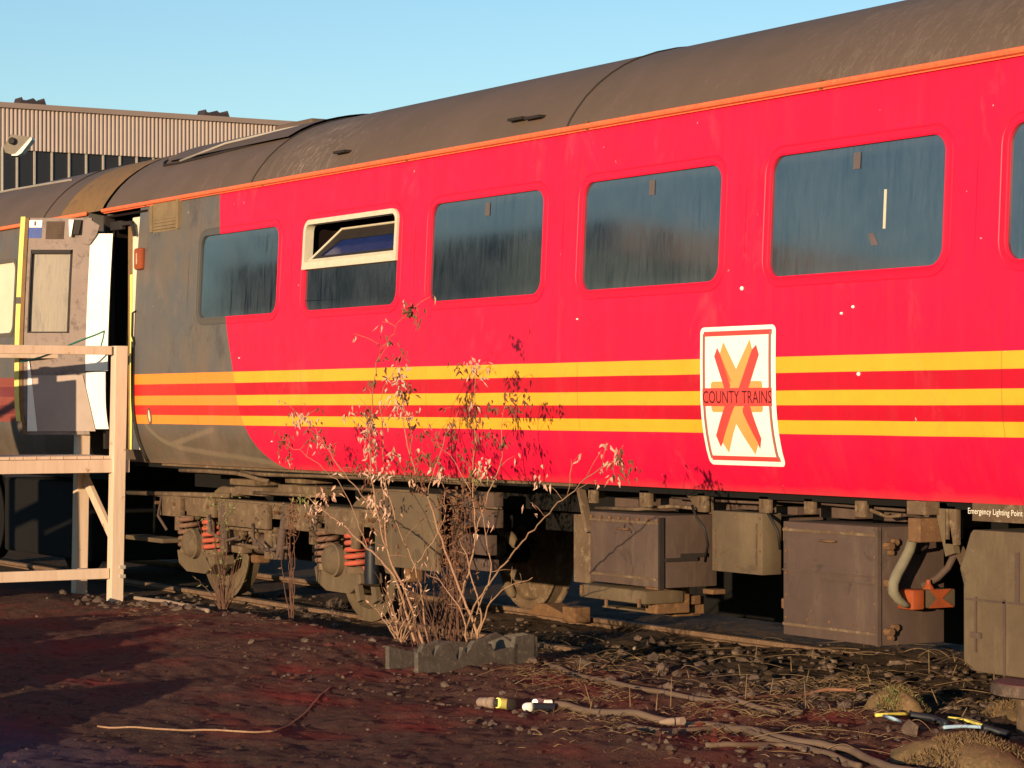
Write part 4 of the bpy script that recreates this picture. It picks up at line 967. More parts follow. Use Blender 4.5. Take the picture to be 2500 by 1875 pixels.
# ------------------------------------------------------------------ timber platform
AY = -.17
pa = PY(280, 1455, AY); pb = PY(193, 1390, AY)
TP = thing('timber_platform', (pa.x, AY, gz(pa.x, AY)), 'new pale timber access platform with handrail beside the open carriage door', 'platform')
ts = .112
zrail = PY(280, 856, AY).z; zdk = PY(280, 1119, AY).z
def postm(x, y, zb_, zt_, lean=.0):
    m = MB(); hs = ts/2; vs = []
    for z, l in ((zb_, 0), (zt_, lean)):
        for a, b in ((-hs,-hs),(hs,-hs),(hs,hs),(-hs,hs)): vs.append((x+a+l, y+b+l*1.0, z))
    m.add(vs, [(0,3,2,1),(4,5,6,7),(0,1,5,4),(1,2,6,5),(2,3,7,6),(3,0,4,7)]); return m
for x, y, lab in ((pa.x, AY, 'front post in full sun'), (pb.x, AY, None), (pb.x, AY-4.5, None), (pa.x+.0, AY-1.6, None), (pa.x+.0, AY-4.5, None)):
    o = postm(x, y, gz(x, y)-.05, zrail+.04, .03 if y == AY else .0).build('post', M['wood'], TP, bevel=.004)
    if lab: o['label'] = lab
xr = pa.x
def beam(p, q, w_, h_, name): m = MB(); m.bar(p, q, w_, h_); return m.build(name, M['wood'], TP, bevel=.004)
beam((xr+.03-.0,AY-.05,zrail), (xr-.0,AY-4.6,zrail+.0), .05, .075, 'handrail')
beam((pb.x,AY-.05,zrail-.02), (pb.x,AY-4.5,zrail-.02), .05, .075, 'handrail')
beam((xr+.02,AY+.12,zdk-.065), (xr+.0,AY-4.6,zdk-.065), .05, .115, 'joist')
beam((pb.x,AY+.1,zdk-.065), (pb.x,AY-4.5,zdk-.065), .05, .115, 'joist')
beam((xr,AY-.06,.13), (xr,AY-4.6,.13), .05, .09, 'bottom_rail')
beam((pb.x-.05,AY,.115), (xr-.05,AY,.115), .09, .03, 'bottom_rail')
beam((pb.x+.02,AY+.03,.98), (xr-.02,AY+.03,.36), .04, .09, 'brace')
m = MB(); k = 0; x = pb.x-.08
y = AY-4.5
while y < AY+.0:
    m.box((pb.x-.1, y, zdk-.003), (xr+.02, y+.115, zdk+.022)); y += .122
m.build('deck', M['wood'], TP)
m = MB(); m.box((xr-.01, AY-4.6, zdk+.03),(xr+.01, AY-1.19, zrail-.1)); m.box((xr-.01, AY-4.6, .05),(xr+.01, AY-1.22, zdk-.15)); m.build('shade_panel', M['wood'], TP)  # boards added past the frame edge to shade the door and back post
for z in (.19,.11):
    m = MB(); m.box((xr+.056,AY+.02,z-.02),(xr+.075,AY+.07,z+.01)); m.build('bolt_head', M['galv'], TP)
m = MB()
c = [PX(255,808,.6), PX(235,817,.5), PX(200,830,.5), PX(170,842,.5), PX(140,858,.5), PX(100,872,.5), PX(70,880,.5), PX(50,884,.5)]
m.tube(c, .008, 6); m.tube([PX(255,808,.6), PX(252,825,.6), PX(245,850,.6)], .007, 6)
tag(m.build('cord', M['green'], smooth=True), 'green cord tied between the open door and the platform handrail', 'cord')

# ------------------------------------------------------------------ warehouse beyond
WX = -75.
def WY(px, py): p = PX(px, py, WX); return p.y, p.z
y0_, z0_ = WY(0, 250); _, zf = WY(0, 263); _, zg = WY(0, 364)
WH = thing('warehouse', (WX-20, 45, -.12), 'long flat roofed warehouse with ribbed pale fascia over dark glazing', 'building')
ya, yb = -14., 78.
m = MB(); m.box((WX-.25,ya,zf),(WX+.22,yb,z0_)); m.build('coping', M['wcoping'], WH)
m = MB(); pit = .175; nn = int((yb-ya)/pit); vs = []
for k in range(nn*4+1):
    y = ya+k*pit/4; d = (0,.05,.05,0)[k % 4]; vs += [(WX+.06+d, y, zf+.02), (WX+.06+d, y, zg)]
m.add(vs, [(2*k,2*k+2,2*k+3,2*k+1) for k in range(nn*4)]); m.build('fascia', M['wfascia'], WH, recalc=False)
m = MB(); m.box((WX-.3,ya,3.0),(WX-.05,yb,zg+.1)); m.build('glazing', M['wglass'], WH)
m = MB(); k = 0; y = ya
while y < yb: m.box((WX-.05,y,3.0),(WX+.03,y+.07,zg+.02)); y += .74
m.build('mullion', M['galv'], WH)
m = MB(); m.box((WX-.3,ya,-.2),(WX,yb,3.0)); m.box((WX-40,ya,-.2),(WX-.31,yb,zf-.05)); m.build('wall', M['wwall'], WH)
for (x0, x1, yy) in ((57,127,252), (508,576,284)):
    a, z = WY(x0, yy); b, _ = WY(x1, yy); zz = z0_-.05; wd = b-a; m = MB()
    m.prism([(0,0),(wd,0),(wd*.88,.42),(wd*.86,.3),(wd*.62,.28),(wd*.5,.4),(wd*.36,.28),(wd*.14,.3),(wd*.1,.42)], lambda u, v, s: Vector((WX-.5-.8*s, a+u, zz+v*.95)))
    m.build('roof_ventilator', M['vent'], WH)
# floodlight on a pole behind the second carriage
p = PD(6, 400, 44.); FLp = thing('floodlight', (p.x, p.y, -.12), 'tilted floodlight on a thin grey pole behind the second carriage', 'lamp')
ztop = PD(8, 345, 44.).z
m = MB(); m.tube([(p.x,p.y,-.12),(p.x,p.y,ztop-.1)], [.026,.022], 8); m.build('pole', M['galv'], FLp)
m = MB(); hd = [PD(px, py, 44.) for px, py in ((26,328),(76,334),(72,345),(48,376),(36,380),(12,372),(9,358))]
off = (FH*.28)
k = len(hd); m.add(hd+[v+off for v in hd], [tuple(range(k)), tuple(range(k,2*k))]+[(j,(j+1)%k,k+(j+1)%k,k+j) for j in range(k)]); m.build('lamp_head', M['lampgrey'], FLp)
m = MB(); l2 = [PD(px, py, 43.96) for px, py in ((76,334),(78,340),(52,374),(42,380),(28,380),(28,377),(38,375))]; k = len(l2)
m.add(l2+[v+off*1.1 for v in l2], [tuple(range(k)), tuple(range(k,2*k))]+[(j,(j+1)%k,k+(j+1)%k,k+j) for j in range(k)]); m.build('visor', M['lampwhite'], FLp)
m = MB(); c = PD(29,344,43.94); m.lathe([(0,.03),(.05,.03),(.065,0)], c, -FH, 14); m.build('hinge', M['blackrub'], FLp)

# ------------------------------------------------------------------ buildings and trees across the yard (seen in the window reflections)
B2 = thing('warehouse', (-55, -45, -.12), 'low teal and pale shed across the yard, seen in the carriage windows', 'building')
m = MB(); m.box((-70,-90,-.2),(-48,-33,10.4)); m.build('wall', M['teal'], B2)
m = MB(); m.box((-69,-50,10.4),(-47.8,-37,11.5)); m.build('fascia', M['pinkwall'], B2)
m = MB()
for y in (-39,-43.5,-47.5): m.box((-47.79,y,10.5),(-47.7,y+.7,11.3))
m.build('louvre', M['vent'], B2)
def bare_tree(x, y, h, lab):
    r_ = random.Random(int(x*10+y)); t = thing('bare_tree', (x, y, -.1), lab, 'tree', 'bare trees across the yard')
    m = MB(); c = MB()
    def grow(p, d, L, r, lv, mb):
        pts = [p]; q = p.copy(); dd = d.copy()
        for k in range(4):
            dd = (dd+Vector((r_.uniform(-.2,.2), r_.uniform(-.2,.2), r_.uniform(-.02,.15)))).normalized(); q = q+dd*L/4; pts.append(q.copy())
        mb.tube(pts, [r*(1-.12*k) for k in range(5)], 5 if lv else 8, cap=False)
        if lv >= 4: return
        for k in range(3):
            nd = (dd+Vector((r_.uniform(-1,1), r_.uniform(-1,1), r_.uniform(-.1,.7)))*.8).normalized()
            grow(pts[r_.choice((2,3,4))], nd, L*.68, r*.5, lv+1, c)
    grow(Vector((x, y, -.1)), Vector((0,0,1)), h*.38, h*.022, 0, m)
    m.build('trunk', M['bark'], t); c.build('crown', M['bark'], t)
bare_tree(-27, -14, 9, 'tallest bare tree across the yard'); bare_tree(-33, -21.5, 9.5, 'bare tree standing behind the tallest one across the yard'); bare_tree(-22,-12,6,'short bushy bare tree across the yard')

# ------------------------------------------------------------------ plants
def leaf(m, p, d, L, w_, mi=0, rr=random):
    d = Vector(d).normalized(); s = d.cross(Vector((rr.uniform(-1,1), rr.uniform(-1,1), rr.uniform(-1,1)))).normalized(); n_ = d.cross(s)
    k1 = p+d*L*.35; tip = p+d*L+n_*L*rr.uniform(-.15,.15); curl = n_*w_*rr.uniform(.2,.6)
    m.add([p, k1+s*w_/2+curl, tip, k1-s*w_/2+curl, k1-curl*.3], [(0,4,1),(1,4,2),(0,3,4),(3,2,4)], mi)
class Plant:
    def __init__(s, seed): s.st = MB(); s.lp = MB(); s.r = random.Random(seed)
    def stem(s, pts, r0, r1, mi=0, jitter=.008):
        P_ = [Vector(p) for p in pts]; Q = []
        for i in range(len(P_)-1):
            n_ = max(2, int((P_[i+1]-P_[i]).length/.06))
            for k in range(n_): Q.append(P_[i].lerp(P_[i+1], k/n_))
        Q.append(P_[-1])
        for k in range(1, 4):
            Q = [Q[0]]+[(Q[i-1]+Q[i]*2+Q[i+1])/4 for i in range(1, len(Q)-1)]+[Q[-1]]
        Q = [q+Vector([s.r.uniform(-jitter, jitter) for _ in range(3)]) if 0 < i < len(Q)-1 else q for i, q in enumerate(Q)]
        L = len(Q)-1; s.st.tube(Q, [r0+(r1-r0)*i/L for i in range(L+1)], 6, mi); return Q
    def leaves(s, p, nL, spread, L, w_, mi, droop=.8):
        for _ in range(nL):
            q = p+Vector([s.r.gauss(0, spread) for _ in range(3)])
            leaf(s.lp, q, (s.r.uniform(-.6,.6), s.r.uniform(-.6,.6), -droop+s.r.uniform(-.5,.6)), L*s.r.uniform(.6,1.3), w_*s.r.uniform(.7,1.3), mi, s.r)
BY = -.72
def bp(px, py, dy=0): return PY(px, py, BY+dy)
bb = PY(1090, 1585, BY)
bush = thing('leggy_shrub', (bb.x, BY, gz(bb.x, BY)), 'tall leggy shrub with pale withered leaves growing in front of the red carriage', 'shrub')
P = Plant(3)
main = [
 ([(1013,1566,0),(990,1490,0),(964,1404,0),(897,1337,.0),(850,1296,0),(790,1245,.02),(743,1211,.03)], .013, .005),
 ([(1040,1585,-.02),(1010,1500,-.02),(983,1426,-.02),(958,1390,-.02),(945,1340,-.02),(935,1290,0),(945,1235,.02),(930,1170,0),(905,1100,0)], .014, .004),
 ([(1048,1580,.03),(1035,1500,.03),(1027,1429,.03),(1015,1385,.03),(986,1321,.03),(965,1270,.05)], .009, .004),
 ([(1144,1580,-.04),(1135,1530,-.04),(1122,1480,-.04),(1095,1440,-.04),(1071,1416,-.04),(1040,1400,0)], .008, .003),
 ([(1166,1551,0),(1150,1505,0),(1132,1464,0),(1103,1394,.0),(1080,1320,.02),(1065,1265,.04),(1045,1210,.05),(1027,1179,.05),(1000,1120,.05),(985,1040,.05),(980,960,.05)], .012, .004),
 ([(1157,1573,-.01),(1170,1545,-.02),(1179,1502,-.02),(1151,1400,-.04),(1135,1350,-.05),(1122,1318,-.05)], .009, .004),
 ([(1170,1545,-.02),(1179,1502,-.02),(1200,1465,-.02),(1222,1440,-.02),(1260,1425,-.05),(1300,1410,-.05)], .008, .003),
 ([(1141,1530,-.05),(1165,1460,-.1),(1198,1423,-.1),(1230,1378,-.15),(1293,1302,-.2),(1340,1250,-.25),(1385,1208,-.28),(1429,1170,-.3),(1467,1135,-.3),(1520,1120,-.3)], .009, .003),
 ([(1150,1560,.05),(1170,1480,.08),(1205,1400,.1),(1190,1330,.12),(1178,1260,.15),(1172,1210,.15)], .007, .003),
 ([(1120,1470,.1),(1150,1380,.15),(1163,1300,.2),(1150,1200,.2),(1160,1100,.2),(1155,1000,.2),(1160,900,.2),(1158,875,.2)], .008, .002),
 ([(945,1340,-.05),(920,1250,-.1),(908,1180,-.15),(905,1080,-.2),(909,987,-.3),(916,905,-.35),(925,860,-.4),(951,825,-.45),(982,775,-.5),(1003,758,-.52)], .007, .002),
 ([(965,1270,.0),(940,1180,0),(935,1080,-.05),(925,985,-.1),(945,930,-.1),(965,900,-.1),(975,870,-.1)], .006, .002),
 ([(935,1290,.0),(895,1220,0),(850,1170,0),(815,1120,0),(780,1060,.0),(740,1020,.0),(722,1005,0)], .006, .0025),
 ([(897,1337,.0),(865,1250,0),(840,1190,0),(750,1110,.0),(700,1085,.0),(690,1075,0)], .004, .002),
 ([(1045,1210,.05),(1060,1140,.05),(1090,1060,.1),(1120,1000,.1)], .005, .002),
 ([(1000,1120,.05),(1010,1050,.0),(985,1000,-.1),(975,950,-.1)], .005, .002),
 ([(1163,1300,.2),(1190,1200,.25),(1230,1120,.3),(1225,1040,.3),(1235,960,.3)], .006, .002),
 ([(1150,1200,.2),(1110,1120,.2),(1060,1080,.2),(1030,1040,.2)], .004, .002),
 ([(1385,1208,-.28),(1400,1150,-.3),(1395,1120,-.3)], .004, .002),
 ([(983,1426,.0),(1030,1360,.1),(1080,1290,.15),(1090,1200,.2),(1070,1130,.2)], .006, .002),
]
paths = [P.stem([bp(*q) for q in pts], r0*.8, r1*.7) for pts, r0, r1 in main]
rr = P.r
for Q in paths:                           # side twigs with leaves
    n0 = len(Q)
    for i in range(int(n0*.35), n0, 2):
        if rr.random() < .75:
            d = Vector((rr.uniform(-1,1), rr.uniform(-.8,.8), rr.uniform(0,.9))).normalized(); L = rr.uniform(.05,.2)
            e = Q[i]+d*L; P.st.tube([Q[i], Q[i]+d*L*.5+Vector((0,0,.01)), e], [.0022,.0017,.001], 4)
            if Q[i].z > .75: P.leaves(e, rr.choice((1,2,3)), .018, .05, .016, rr.choice((0,0,1)))
clusters = [(1010,762,-.52,7,1),(985,905,-.1,6,0),(975,930,-.1,9,0),(990,955,-.1,8,0),(970,985,-.1,9,0),(1000,1010,-.05,7,0),(1010,1045,-.05,5,1),
 (905,1000,-.25,5,0),(912,1030,-.2,9,0),(898,1060,-.2,9,0),(905,1100,-.15,10,0),(902,1150,-.1,8,0),(880,1130,-.1,6,0),(870,1010,-.3,4,0),(722,1015,0,7,0),(738,1025,0,7,0),(755,1020,0,4,0),
 (770,1055,0,6,0),(785,1090,0,5,0),(800,1110,0,6,0),(690,1065,0,6,0),(700,1085,0,4,0),(680,1100,0,2,0),(697,1120,0,2,0),(725,1135,0,2,0),(900,1185,-.1,7,0),(935,1160,-.1,8,0),(960,1110,0,5,0),
 (1000,1140,.05,7,1),(1030,1110,.05,6,1),(1025,1160,.05,7,0),(1060,1130,.1,6,1),(1075,1150,.1,6,0),(1155,890,.2,4,0),(1160,905,.2,4,0),(1118,900,.1,4,1),(1150,985,.2,5,1),(1155,1020,.2,6,0),(1165,1060,.2,6,1),
 (1140,1110,.2,6,0),(1100,1050,.2,6,1),(1035,1060,.1,4,1),(1195,990,.25,5,1),(1240,975,.3,4,1),(1260,980,.3,4,1),(1290,975,.3,3,1),(1230,1080,.3,5,1),(1180,1130,.2,6,0),(1060,1100,.1,5,1),
 (1500,1115,-.3,7,0),(1515,1135,-.3,5,1),(1490,1160,-.3,3,0),(1545,1150,-.3,4,1),(1320,1160,-.1,3,0),(745,1215,.03,6,2),(775,1220,.03,6,0),(765,1235,.03,4,0),(800,1200,.0,4,0),(920,1230,-.05,6,0),(940,1250,-.05,7,0),(930,1280,0,5,0),
 (1160,1165,.2,6,2),(1145,1175,.2,5,1),(1185,1150,.2,4,0),(905,1215,-.1,6,0),(1035,1190,0,5,0),(1175,1235,.15,4,0),(920,1330,0,2,0),(975,1345,0,2,0),(1040,1370,0,2,0),(985,868,-.1,4,1),(950,880,-.3,2,1),(916,925,-.35,4,1),(955,828,-.45,3,1)]
for px, py, dy, k, kind in clusters:
    P.leaves(bp(px, py, dy), int(k*2.7), .032, .05, .017, kind if P.r.random() > .25 else 1)
P.leaves(bp(1002,758,-.52), 8, .03, .07, .026, 1, .2)
for _ in range(34):                       # fine basal shoots
    x = rr.uniform(960, 1060); y1 = rr.uniform(1380, 1500); dy = rr.uniform(-.1,.15)
    P.stem([bp(x+20, 1590, dy), bp(x+rr.uniform(-25,10), (1590+y1)/2, dy), bp(x+rr.uniform(-60,30), y1, dy)], .003, .0015, 1)
P.st.build('stems', [M['stem'], M['stemd']], bush, smooth=True); lv = P.lp.build('leaves', [M['leafp'], M['leafd'], M['leafg']], bush, recalc=False)
# dark dead bush behind
D = Plant(11); dy = .22; db = PY(1105, 1570, BY+dy)
dead = thing('dead_weed', (db.x, BY+dy, gz(db.x, BY+dy)), 'dense rusty brown dead weed clump just behind the leggy shrub', 'weed')
for _ in range(50):
    x = D.r.gauss(1100, 24); t = D.r.gauss(1108, 30); y1 = D.r.uniform(1180, 1420); d_ = dy+D.r.uniform(-.06,.14)
    D.stem([bp(x,1580,d_), bp((x+t)/2+D.r.uniform(-10,10),1450,d_), bp(t+D.r.uniform(-10,10),(1450+y1)/2,d_), bp(t+D.r.uniform(-18,18),y1,d_)], .005, .0015)
for _ in range(420):
    py = D.r.uniform(1190, 1440); px = D.r.gauss(1110, 26); p = bp(px, py, dy+D.r.uniform(-.08,.12))
    leaf(D.lp, p, (D.r.uniform(-1,1), D.r.uniform(-1,1), D.r.uniform(-1,.4)), D.r.uniform(.02,.05), .014, 0, D.r)
D.st.build('stems', M['stemd'], dead); D.lp.build('leaves', M['leafd'], dead, recalc=False)
# smaller weeds by the bogie
def weed(px, py, y, spec, lab, seed, stem='stemd', nleaf=60, top=1230, leafm='leafd', spread=50, ns=16):
    W_ = Plant(seed); b0 = PY(px, py, y); t = thing('dry_weed', (b0.x, y, gz(b0.x, y)), lab, 'weed', 'dry weeds by the bogie')
    b0.z = gz(b0.x, y)-.01
    for _ in range(ns):
        a = W_.r.gauss(0, 8); c = W_.r.gauss(0, spread); y1 = W_.r.uniform(top, py-70)
        e = PY(px+c, y1, y+W_.r.uniform(-.1,.1)); mid = PY(px+a+c*.35, (py+y1)/2, y+W_.r.uniform(-.05,.05))
        Q = W_.stem([b0+Vector((a*.002,0,0)), mid, e], .005, .0018)
        for q in Q[len(Q)//2:]:
            if W_.r.random() < .5: leaf(W_.lp, q, (W_.r.uniform(-1,1), W_.r.uniform(-1,1), W_.r.uniform(-.3,1)), W_.r.uniform(.02,.05), .014, 0, W_.r)
    for _ in range(nleaf):
        q = PY(px+W_.r.gauss(0, spread*.6), W_.r.uniform(top, top+90), y); leaf(W_.lp, q, (W_.r.uniform(-1,1), W_.r.uniform(-1,1), W_.r.uniform(-1,1)), W_.r.uniform(.02,.045), .014, 0, W_.r)
    W_.st.build('stems', M[stem], t); W_.lp.build('leaves', M[leafm], t, recalc=False)
weed(545, 1500, -.35, None, 'twiggy weed clump with greenish tips in front of the first coil springs', 21, top=1205, leafm='leafg', spread=38, ns=26, nleaf=70)
weed(715, 1420, .02, None, 'thin brown weed with a drooping seed head before the middle of the bogie', 22, top=1215, spread=14, ns=7, nleaf=110, leafm='leafd')
weed(975, 1590, -.75, None, 'low weed with small pale leaves at the left foot of the leggy shrub', 23, 'stem', 30, 1400, 'leafp', 40, 16)

# ------------------------------------------------------------------ loose things on the ground
def gtube(name, pts, r, mt, lab, cat, lift=.6, seg=6, group=None):
    m = MB(); Q = []
    W0 = [GP(*p) for p in pts]
    for i in range(len(W0)-1):
        for k in range(seg):
            q = W0[i].lerp(W0[i+1], k/seg); q.z = gz(q.x, q.y)+r*lift; Q.append(q)
    q = W0[-1].copy(); q.z = gz(q.x, q.y)+r*lift; Q.append(q)
    Q2 = Q[:]
    for _ in range(3): Q2 = [Q2[0]]+[(Q2[i-1]+Q2[i]*2+Q2[i+1])/4 for i in range(1, len(Q2)-1)]+[Q2[-1]]
    for a_ in Q2: a_.z = max(a_.z, gz(a_.x, a_.y)+r*.15)
    m.tube(Q2, r, 8); return tag(m.build(name, mt, smooth=True), lab, cat, group)
gtube('hose', [(302,1462),(360,1468),(430,1478),(475,1488),(508,1498)], .017, M['cablep'], 'pale hose running from the platform post to the weed clump', 'hose', 1.)
gtube('hose', [(1318,1612),(1345,1632),(1400,1652),(1480,1668),(1580,1690),(1700,1712),(1800,1728),(1900,1738)], .015, M['cable'], 'dusty hose snaking right from the broken trough', 'hose', 1.)
gtube('cable', [(1340,1728),(1400,1738),(1480,1748),(1560,1762),(1640,1772),(1760,1776),(1830,1790),(1900,1812),(2000,1826),(2080,1845),(2160,1872),(2260,1900)], .019, M['cable'], 'thickest muddy cable curving to the bottom edge', 'cable', 1.)
gtube('cable', [(1530,1782),(1600,1790),(1700,1792),(1790,1782),(1860,1800),(1960,1830),(2040,1855),(2100,1880)], .015, M['cable'], 'second muddy cable lying beside the thickest one', 'cable', 1.)
gtube('cable', [(1722,1822),(1800,1826),(1900,1826),(1980,1832),(2040,1850)], .013, M['cable'], 'short cut cable end below the two muddy cables', 'cable', 1.)
gtube('stick', [(238,1777),(330,1778),(420,1784),(510,1788),(600,1789),(670,1788)], .005, M['stem'], 'long thin pale stick lying on the soil at the lower left', 'stick', 1.2)
gtube('branch', [(670,1788),(715,1770),(750,1740),(775,1710),(806,1682)], .004, M['stem'], 'thin bare branch curving up from the end of the long stick', 'branch', 1.5)
gtube('stick', [(1790,1718),(1870,1712),(1960,1704),(2030,1692),(2090,1682)], .010, M['twig'], 'reddish brown stick among the dry weeds at the right', 'stick', 2.)
gtube('stick', [(1470,1640),(1540,1605),(1600,1590)], .008, M['straw'], 'straw coloured arched stem in the rough ground', 'stick', 3.)
gtube('stick', [(1548,1597),(1573,1575)], .010, M['cablep'], 'short cut pale stick beyond the hose', 'stick', 4.)
# cable connectors
def cyl_between(m, p, q, prof_, mi=0):
    p = Vector(p); q = Vector(q); L = (q-p).length; m.lathe([(r, o*L) for r, o in prof_], p, q-p, 14, mi)
def gpt(px, py, h): p = GP(px, py); p.z += h; return p
cn = thing('cable_connector', GP(1210,1735), 'yellow and cream cable connector lying alone on the soil', 'connector')
m = MB(); cyl_between(m, gpt(1170,1728,.03), gpt(1207,1730,.03), [(0,0),(.02,0),(.026,.1),(.026,.5),(.019,.55),(.03,.7),(.03,.85),(.017,.9),(.017,1.),(0,1)]); m.build('plug', M['cablep'], cn, smooth='auto')
m = MB(); cyl_between(m, gpt(1215,1730,.03), gpt(1240,1733,.03), [(0,0),(.028,0),(.028,1.),(0,1)]); m.build('sleeve', M['yellow'], cn, smooth='auto')
m = MB(); cyl_between(m, gpt(1206,1730,.03), gpt(1216,1730,.03), [(0,0),(.022,0),(.022,1.),(0,1)]); cyl_between(m, gpt(1240,1733,.03), gpt(1252,1734,.03), [(0,0),(.018,0),(.03,.3),(.03,.8),(0,1)]); m.build('collar', M['blackrub'], cn, smooth='auto')
cn = thing('cable_connector', GP(1320,1740), 'white and black connector at the end of the thickest cable', 'connector')
m = MB(); cyl_between(m, gpt(1282,1738,.025), gpt(1298,1738,.025), [(0,0),(.02,0),(.024,.3),(.024,.8),(0,1)]); cyl_between(m, gpt(1306,1728,.03), gpt(1318,1728,.03), [(0,0),(.016,0),(.02,1.),(0,1)]); cyl_between(m, gpt(1330,1731,.03), gpt(1345,1732,.03), [(0,0),(.018,0),(.022,1.),(0,1)]); m.build('plug', M['white'], cn, smooth='auto')
m = MB(); cyl_between(m, gpt(1302,1735,.02), gpt(1352,1736,.02), [(0,0),(.022,0),(.022,1.),(0,1)]); m.build('sleeve', M['blackplastic'], cn, smooth='auto')
m = MB(); cyl_between(m, gpt(1610,1783,.04), gpt(1645,1781,.04), [(0,0),(.008,0),(.018,.6),(.018,1.),(0,1)]); cyl_between(m, gpt(1650,1781,.04), gpt(1667,1780,.04), [(0,0),(.02,0),(.02,1.),(0,1)])
tag(m.build('cable_connector', M['cablep'], smooth='auto'), 'small pale connector resting on the muddy cables', 'connector')
# coloured cores of cut cables
def cores(pts, lab):
    c = GP(*pts[0][0]); t = thing('cut_cable', c, lab, 'cable', 'cut cables showing coloured cores')
    for path, mt, nm in ((pts[0], 'wireY', 'yellow_core'), (pts[1], 'wireB', 'blue_core')):
        m = MB(); m.tube([gpt(x, y, .03) for x, y in path], .009, 7); m.build(nm, M[mt], t, smooth=True)
    if len(pts) > 2: m = MB(); m.tube([gpt(x, y, .025) for x, y in pts[2]], .02, 8); m.build('sheath', M['blackplastic'], t, smooth=True)
cores(([(2138,1761),(2170,1759),(2205,1757),(2216,1759)], [(2158,1763),(2180,1770),(2200,1776)], [(2222,1758),(2280,1766),(2310,1780)]), 'cut cable with short yellow and blue cores by the mossy mound')
cores(([(2315,1768),(2350,1771),(2380,1780),(2398,1787)], [(2305,1791),(2350,1788),(2395,1790)], [(2400,1789),(2430,1796),(2460,1806)]), 'cut cable with longer yellow and blue cores near the right edge')
# broken concrete trough at the shrub's foot
bt = GP(1160,1640); tr_ = thing('broken_trough', bt, 'broken grey concrete trough with a jagged edge at the foot of the shrub', 'trough')
def TL(px, py, h=0): p = GP(px, py); return p
a = GP(1020,1645); b = GP(1312,1618); dd = (b-a); Lt = dd.length; dd.normalize(); dn_ = Vector((-dd.y, dd.x, 0)).normalized()
if dn_.dot(FH) < 0: dn_ = -dn_
zb2 = min(gz(a.x,a.y), gz(b.x,b.y))-.0
def slab(poly, o0, o1, name):
    m = MB(); m.prism([(u*Lt, v) for u, v in poly], lambda u, v, s: Vector((a.x, a.y, 0))+dd*u+dn_*(o0+(o1-o0)*s)+Vector((0,0,zb2+v))); return m.build(name, M['concrete'], tr_, bevel=.004)
slab([(0,0),(1,.0),(1,.10),(.975,.2),(.84,.19),(.81,.2),(.8,.13),(.64,.12),(.58,.17),(.55,.2),(.46,.19),(.4,.12),(.37,.16),(.33,.08),(.29,.15),(.26,.2),(.17,.18),(.13,.12),(.1,.17),(.05,.2),(.02,.15),(0,.15)], 0, .035, 'front_wall')
slab([(0,0),(1,0),(1,.16),(.9,.2),(.7,.15),(.4,.18),(.2,.12),(0,.17)], .26, .295, 'back_wall')
slab([(0,0),(1,0),(1,.03),(0,.03)], .035, .26, 'floor')
m = MB(); e = Vector((b.x,b.y,0)); m.prism([(0,0),(.295,0),(.295,.17),(.1,.2),(0,.18)], lambda u, v, s: e+dn_*u-dd*(.03*s)+Vector((0,0,zb2+v))); m.build('end_wall', M['concrete'], tr_)
m = MB(); m.prism([(0,0),(.26,0),(.26,.14),(.1,.19),(0,.15)], lambda u, v, s: Vector((a.x,a.y,0))+dd*Lt*.83+dn_*u-dd*(.03*s)+Vector((0,0,zb2+v))); m.build('divider', M['concrete'], tr_)
# round maroon drum top at the right edge
dc = PZ(2560, 1668, .22); dt_ = thing('cable_drum', (dc.x, dc.y, gz(dc.x, dc.y)), 'round drum with a maroon top and pale rim cut by the right edge', 'drum')
rad = (PZ(2560,1668,.22)-PZ(2420,1668,.22)).length
m = MB(); m.lathe([(0,0),(rad*.93,0),(rad*.93,.006),(0,.006)], dc, (0,0,1), 48); m.build('top', M['maroon'], dt_)
m = MB(); m.lathe([(rad*.935,.003),(rad*.97,.004),(rad,-.01),(rad,-.05),(rad*.9,-.06),(0,-.06)], dc, (0,0,1), 48); m.build('rim', M['stone'], dt_, smooth='auto')
m = MB(); m.lathe([(rad*.55,-.06),(rad*.55,-.3)], dc, (0,0,1), 32); m.build('core', M['under'], dt_)
# mossy mounds
def mound(px, py, r, h, lab, sd):
    r_ = random.Random(sd); c = GP(px, py); t = thing('mossy_mound', c, lab, 'moss mound', 'mossy mounds at the right'); m = MB()
    ks, js = 20, 8; vs = []; 
    for j in range(js+1):
        for k in range(ks):
            an = 2*math.pi*k/ks; q = math.sin(j/js*math.pi/2); rr2 = r*math.cos(j/js*math.pi/2)*(1+.25*math.sin(an*3+sd)+r_.uniform(-.06,.06))
            vs.append(c+Vector((rr2*math.cos(an)*1.3, rr2*math.sin(an), h*q+r_.uniform(-.008,.008)-.02)))
    fs = [(j*ks+k, j*ks+(k+1)%ks, (j+1)*ks+(k+1)%ks, (j+1)*ks+k) for j in range(js) for k in range(ks)]
    m.add(vs, fs); m.build('clod', M['moss'], t, smooth=True)
    g = MB()
    for _ in range(2200):
        an = r_.uniform(0, 6.28); e_ = math.sqrt(r_.random()); q = math.cos(e_*math.pi/2)
        p = c+Vector((r*e_*math.cos(an)*1.4, r*e_*math.sin(an)*1.05, h*q*.95-.01)); leaf(g, p, (r_.uniform(-1,1), r_.uniform(-1,1), r_.uniform(.2,1.2)), r_.uniform(.015,.04), .008, 0 if r_.random() < .7 else 1, r_)
    g.build('tufts', [M['moss'], M['straw'] if sd % 2 else M['leafg']], t, recalc=False)
mound(2190, 1735, .13, .13, 'small mossy clod beside the short coloured cores', 2)
mound(2370, 1858, .26, .12, 'largest mossy mound at the bottom right corner', 3)
mound(2480, 1760, .16, .10, 'mossy mound below the maroon topped drum', 5)

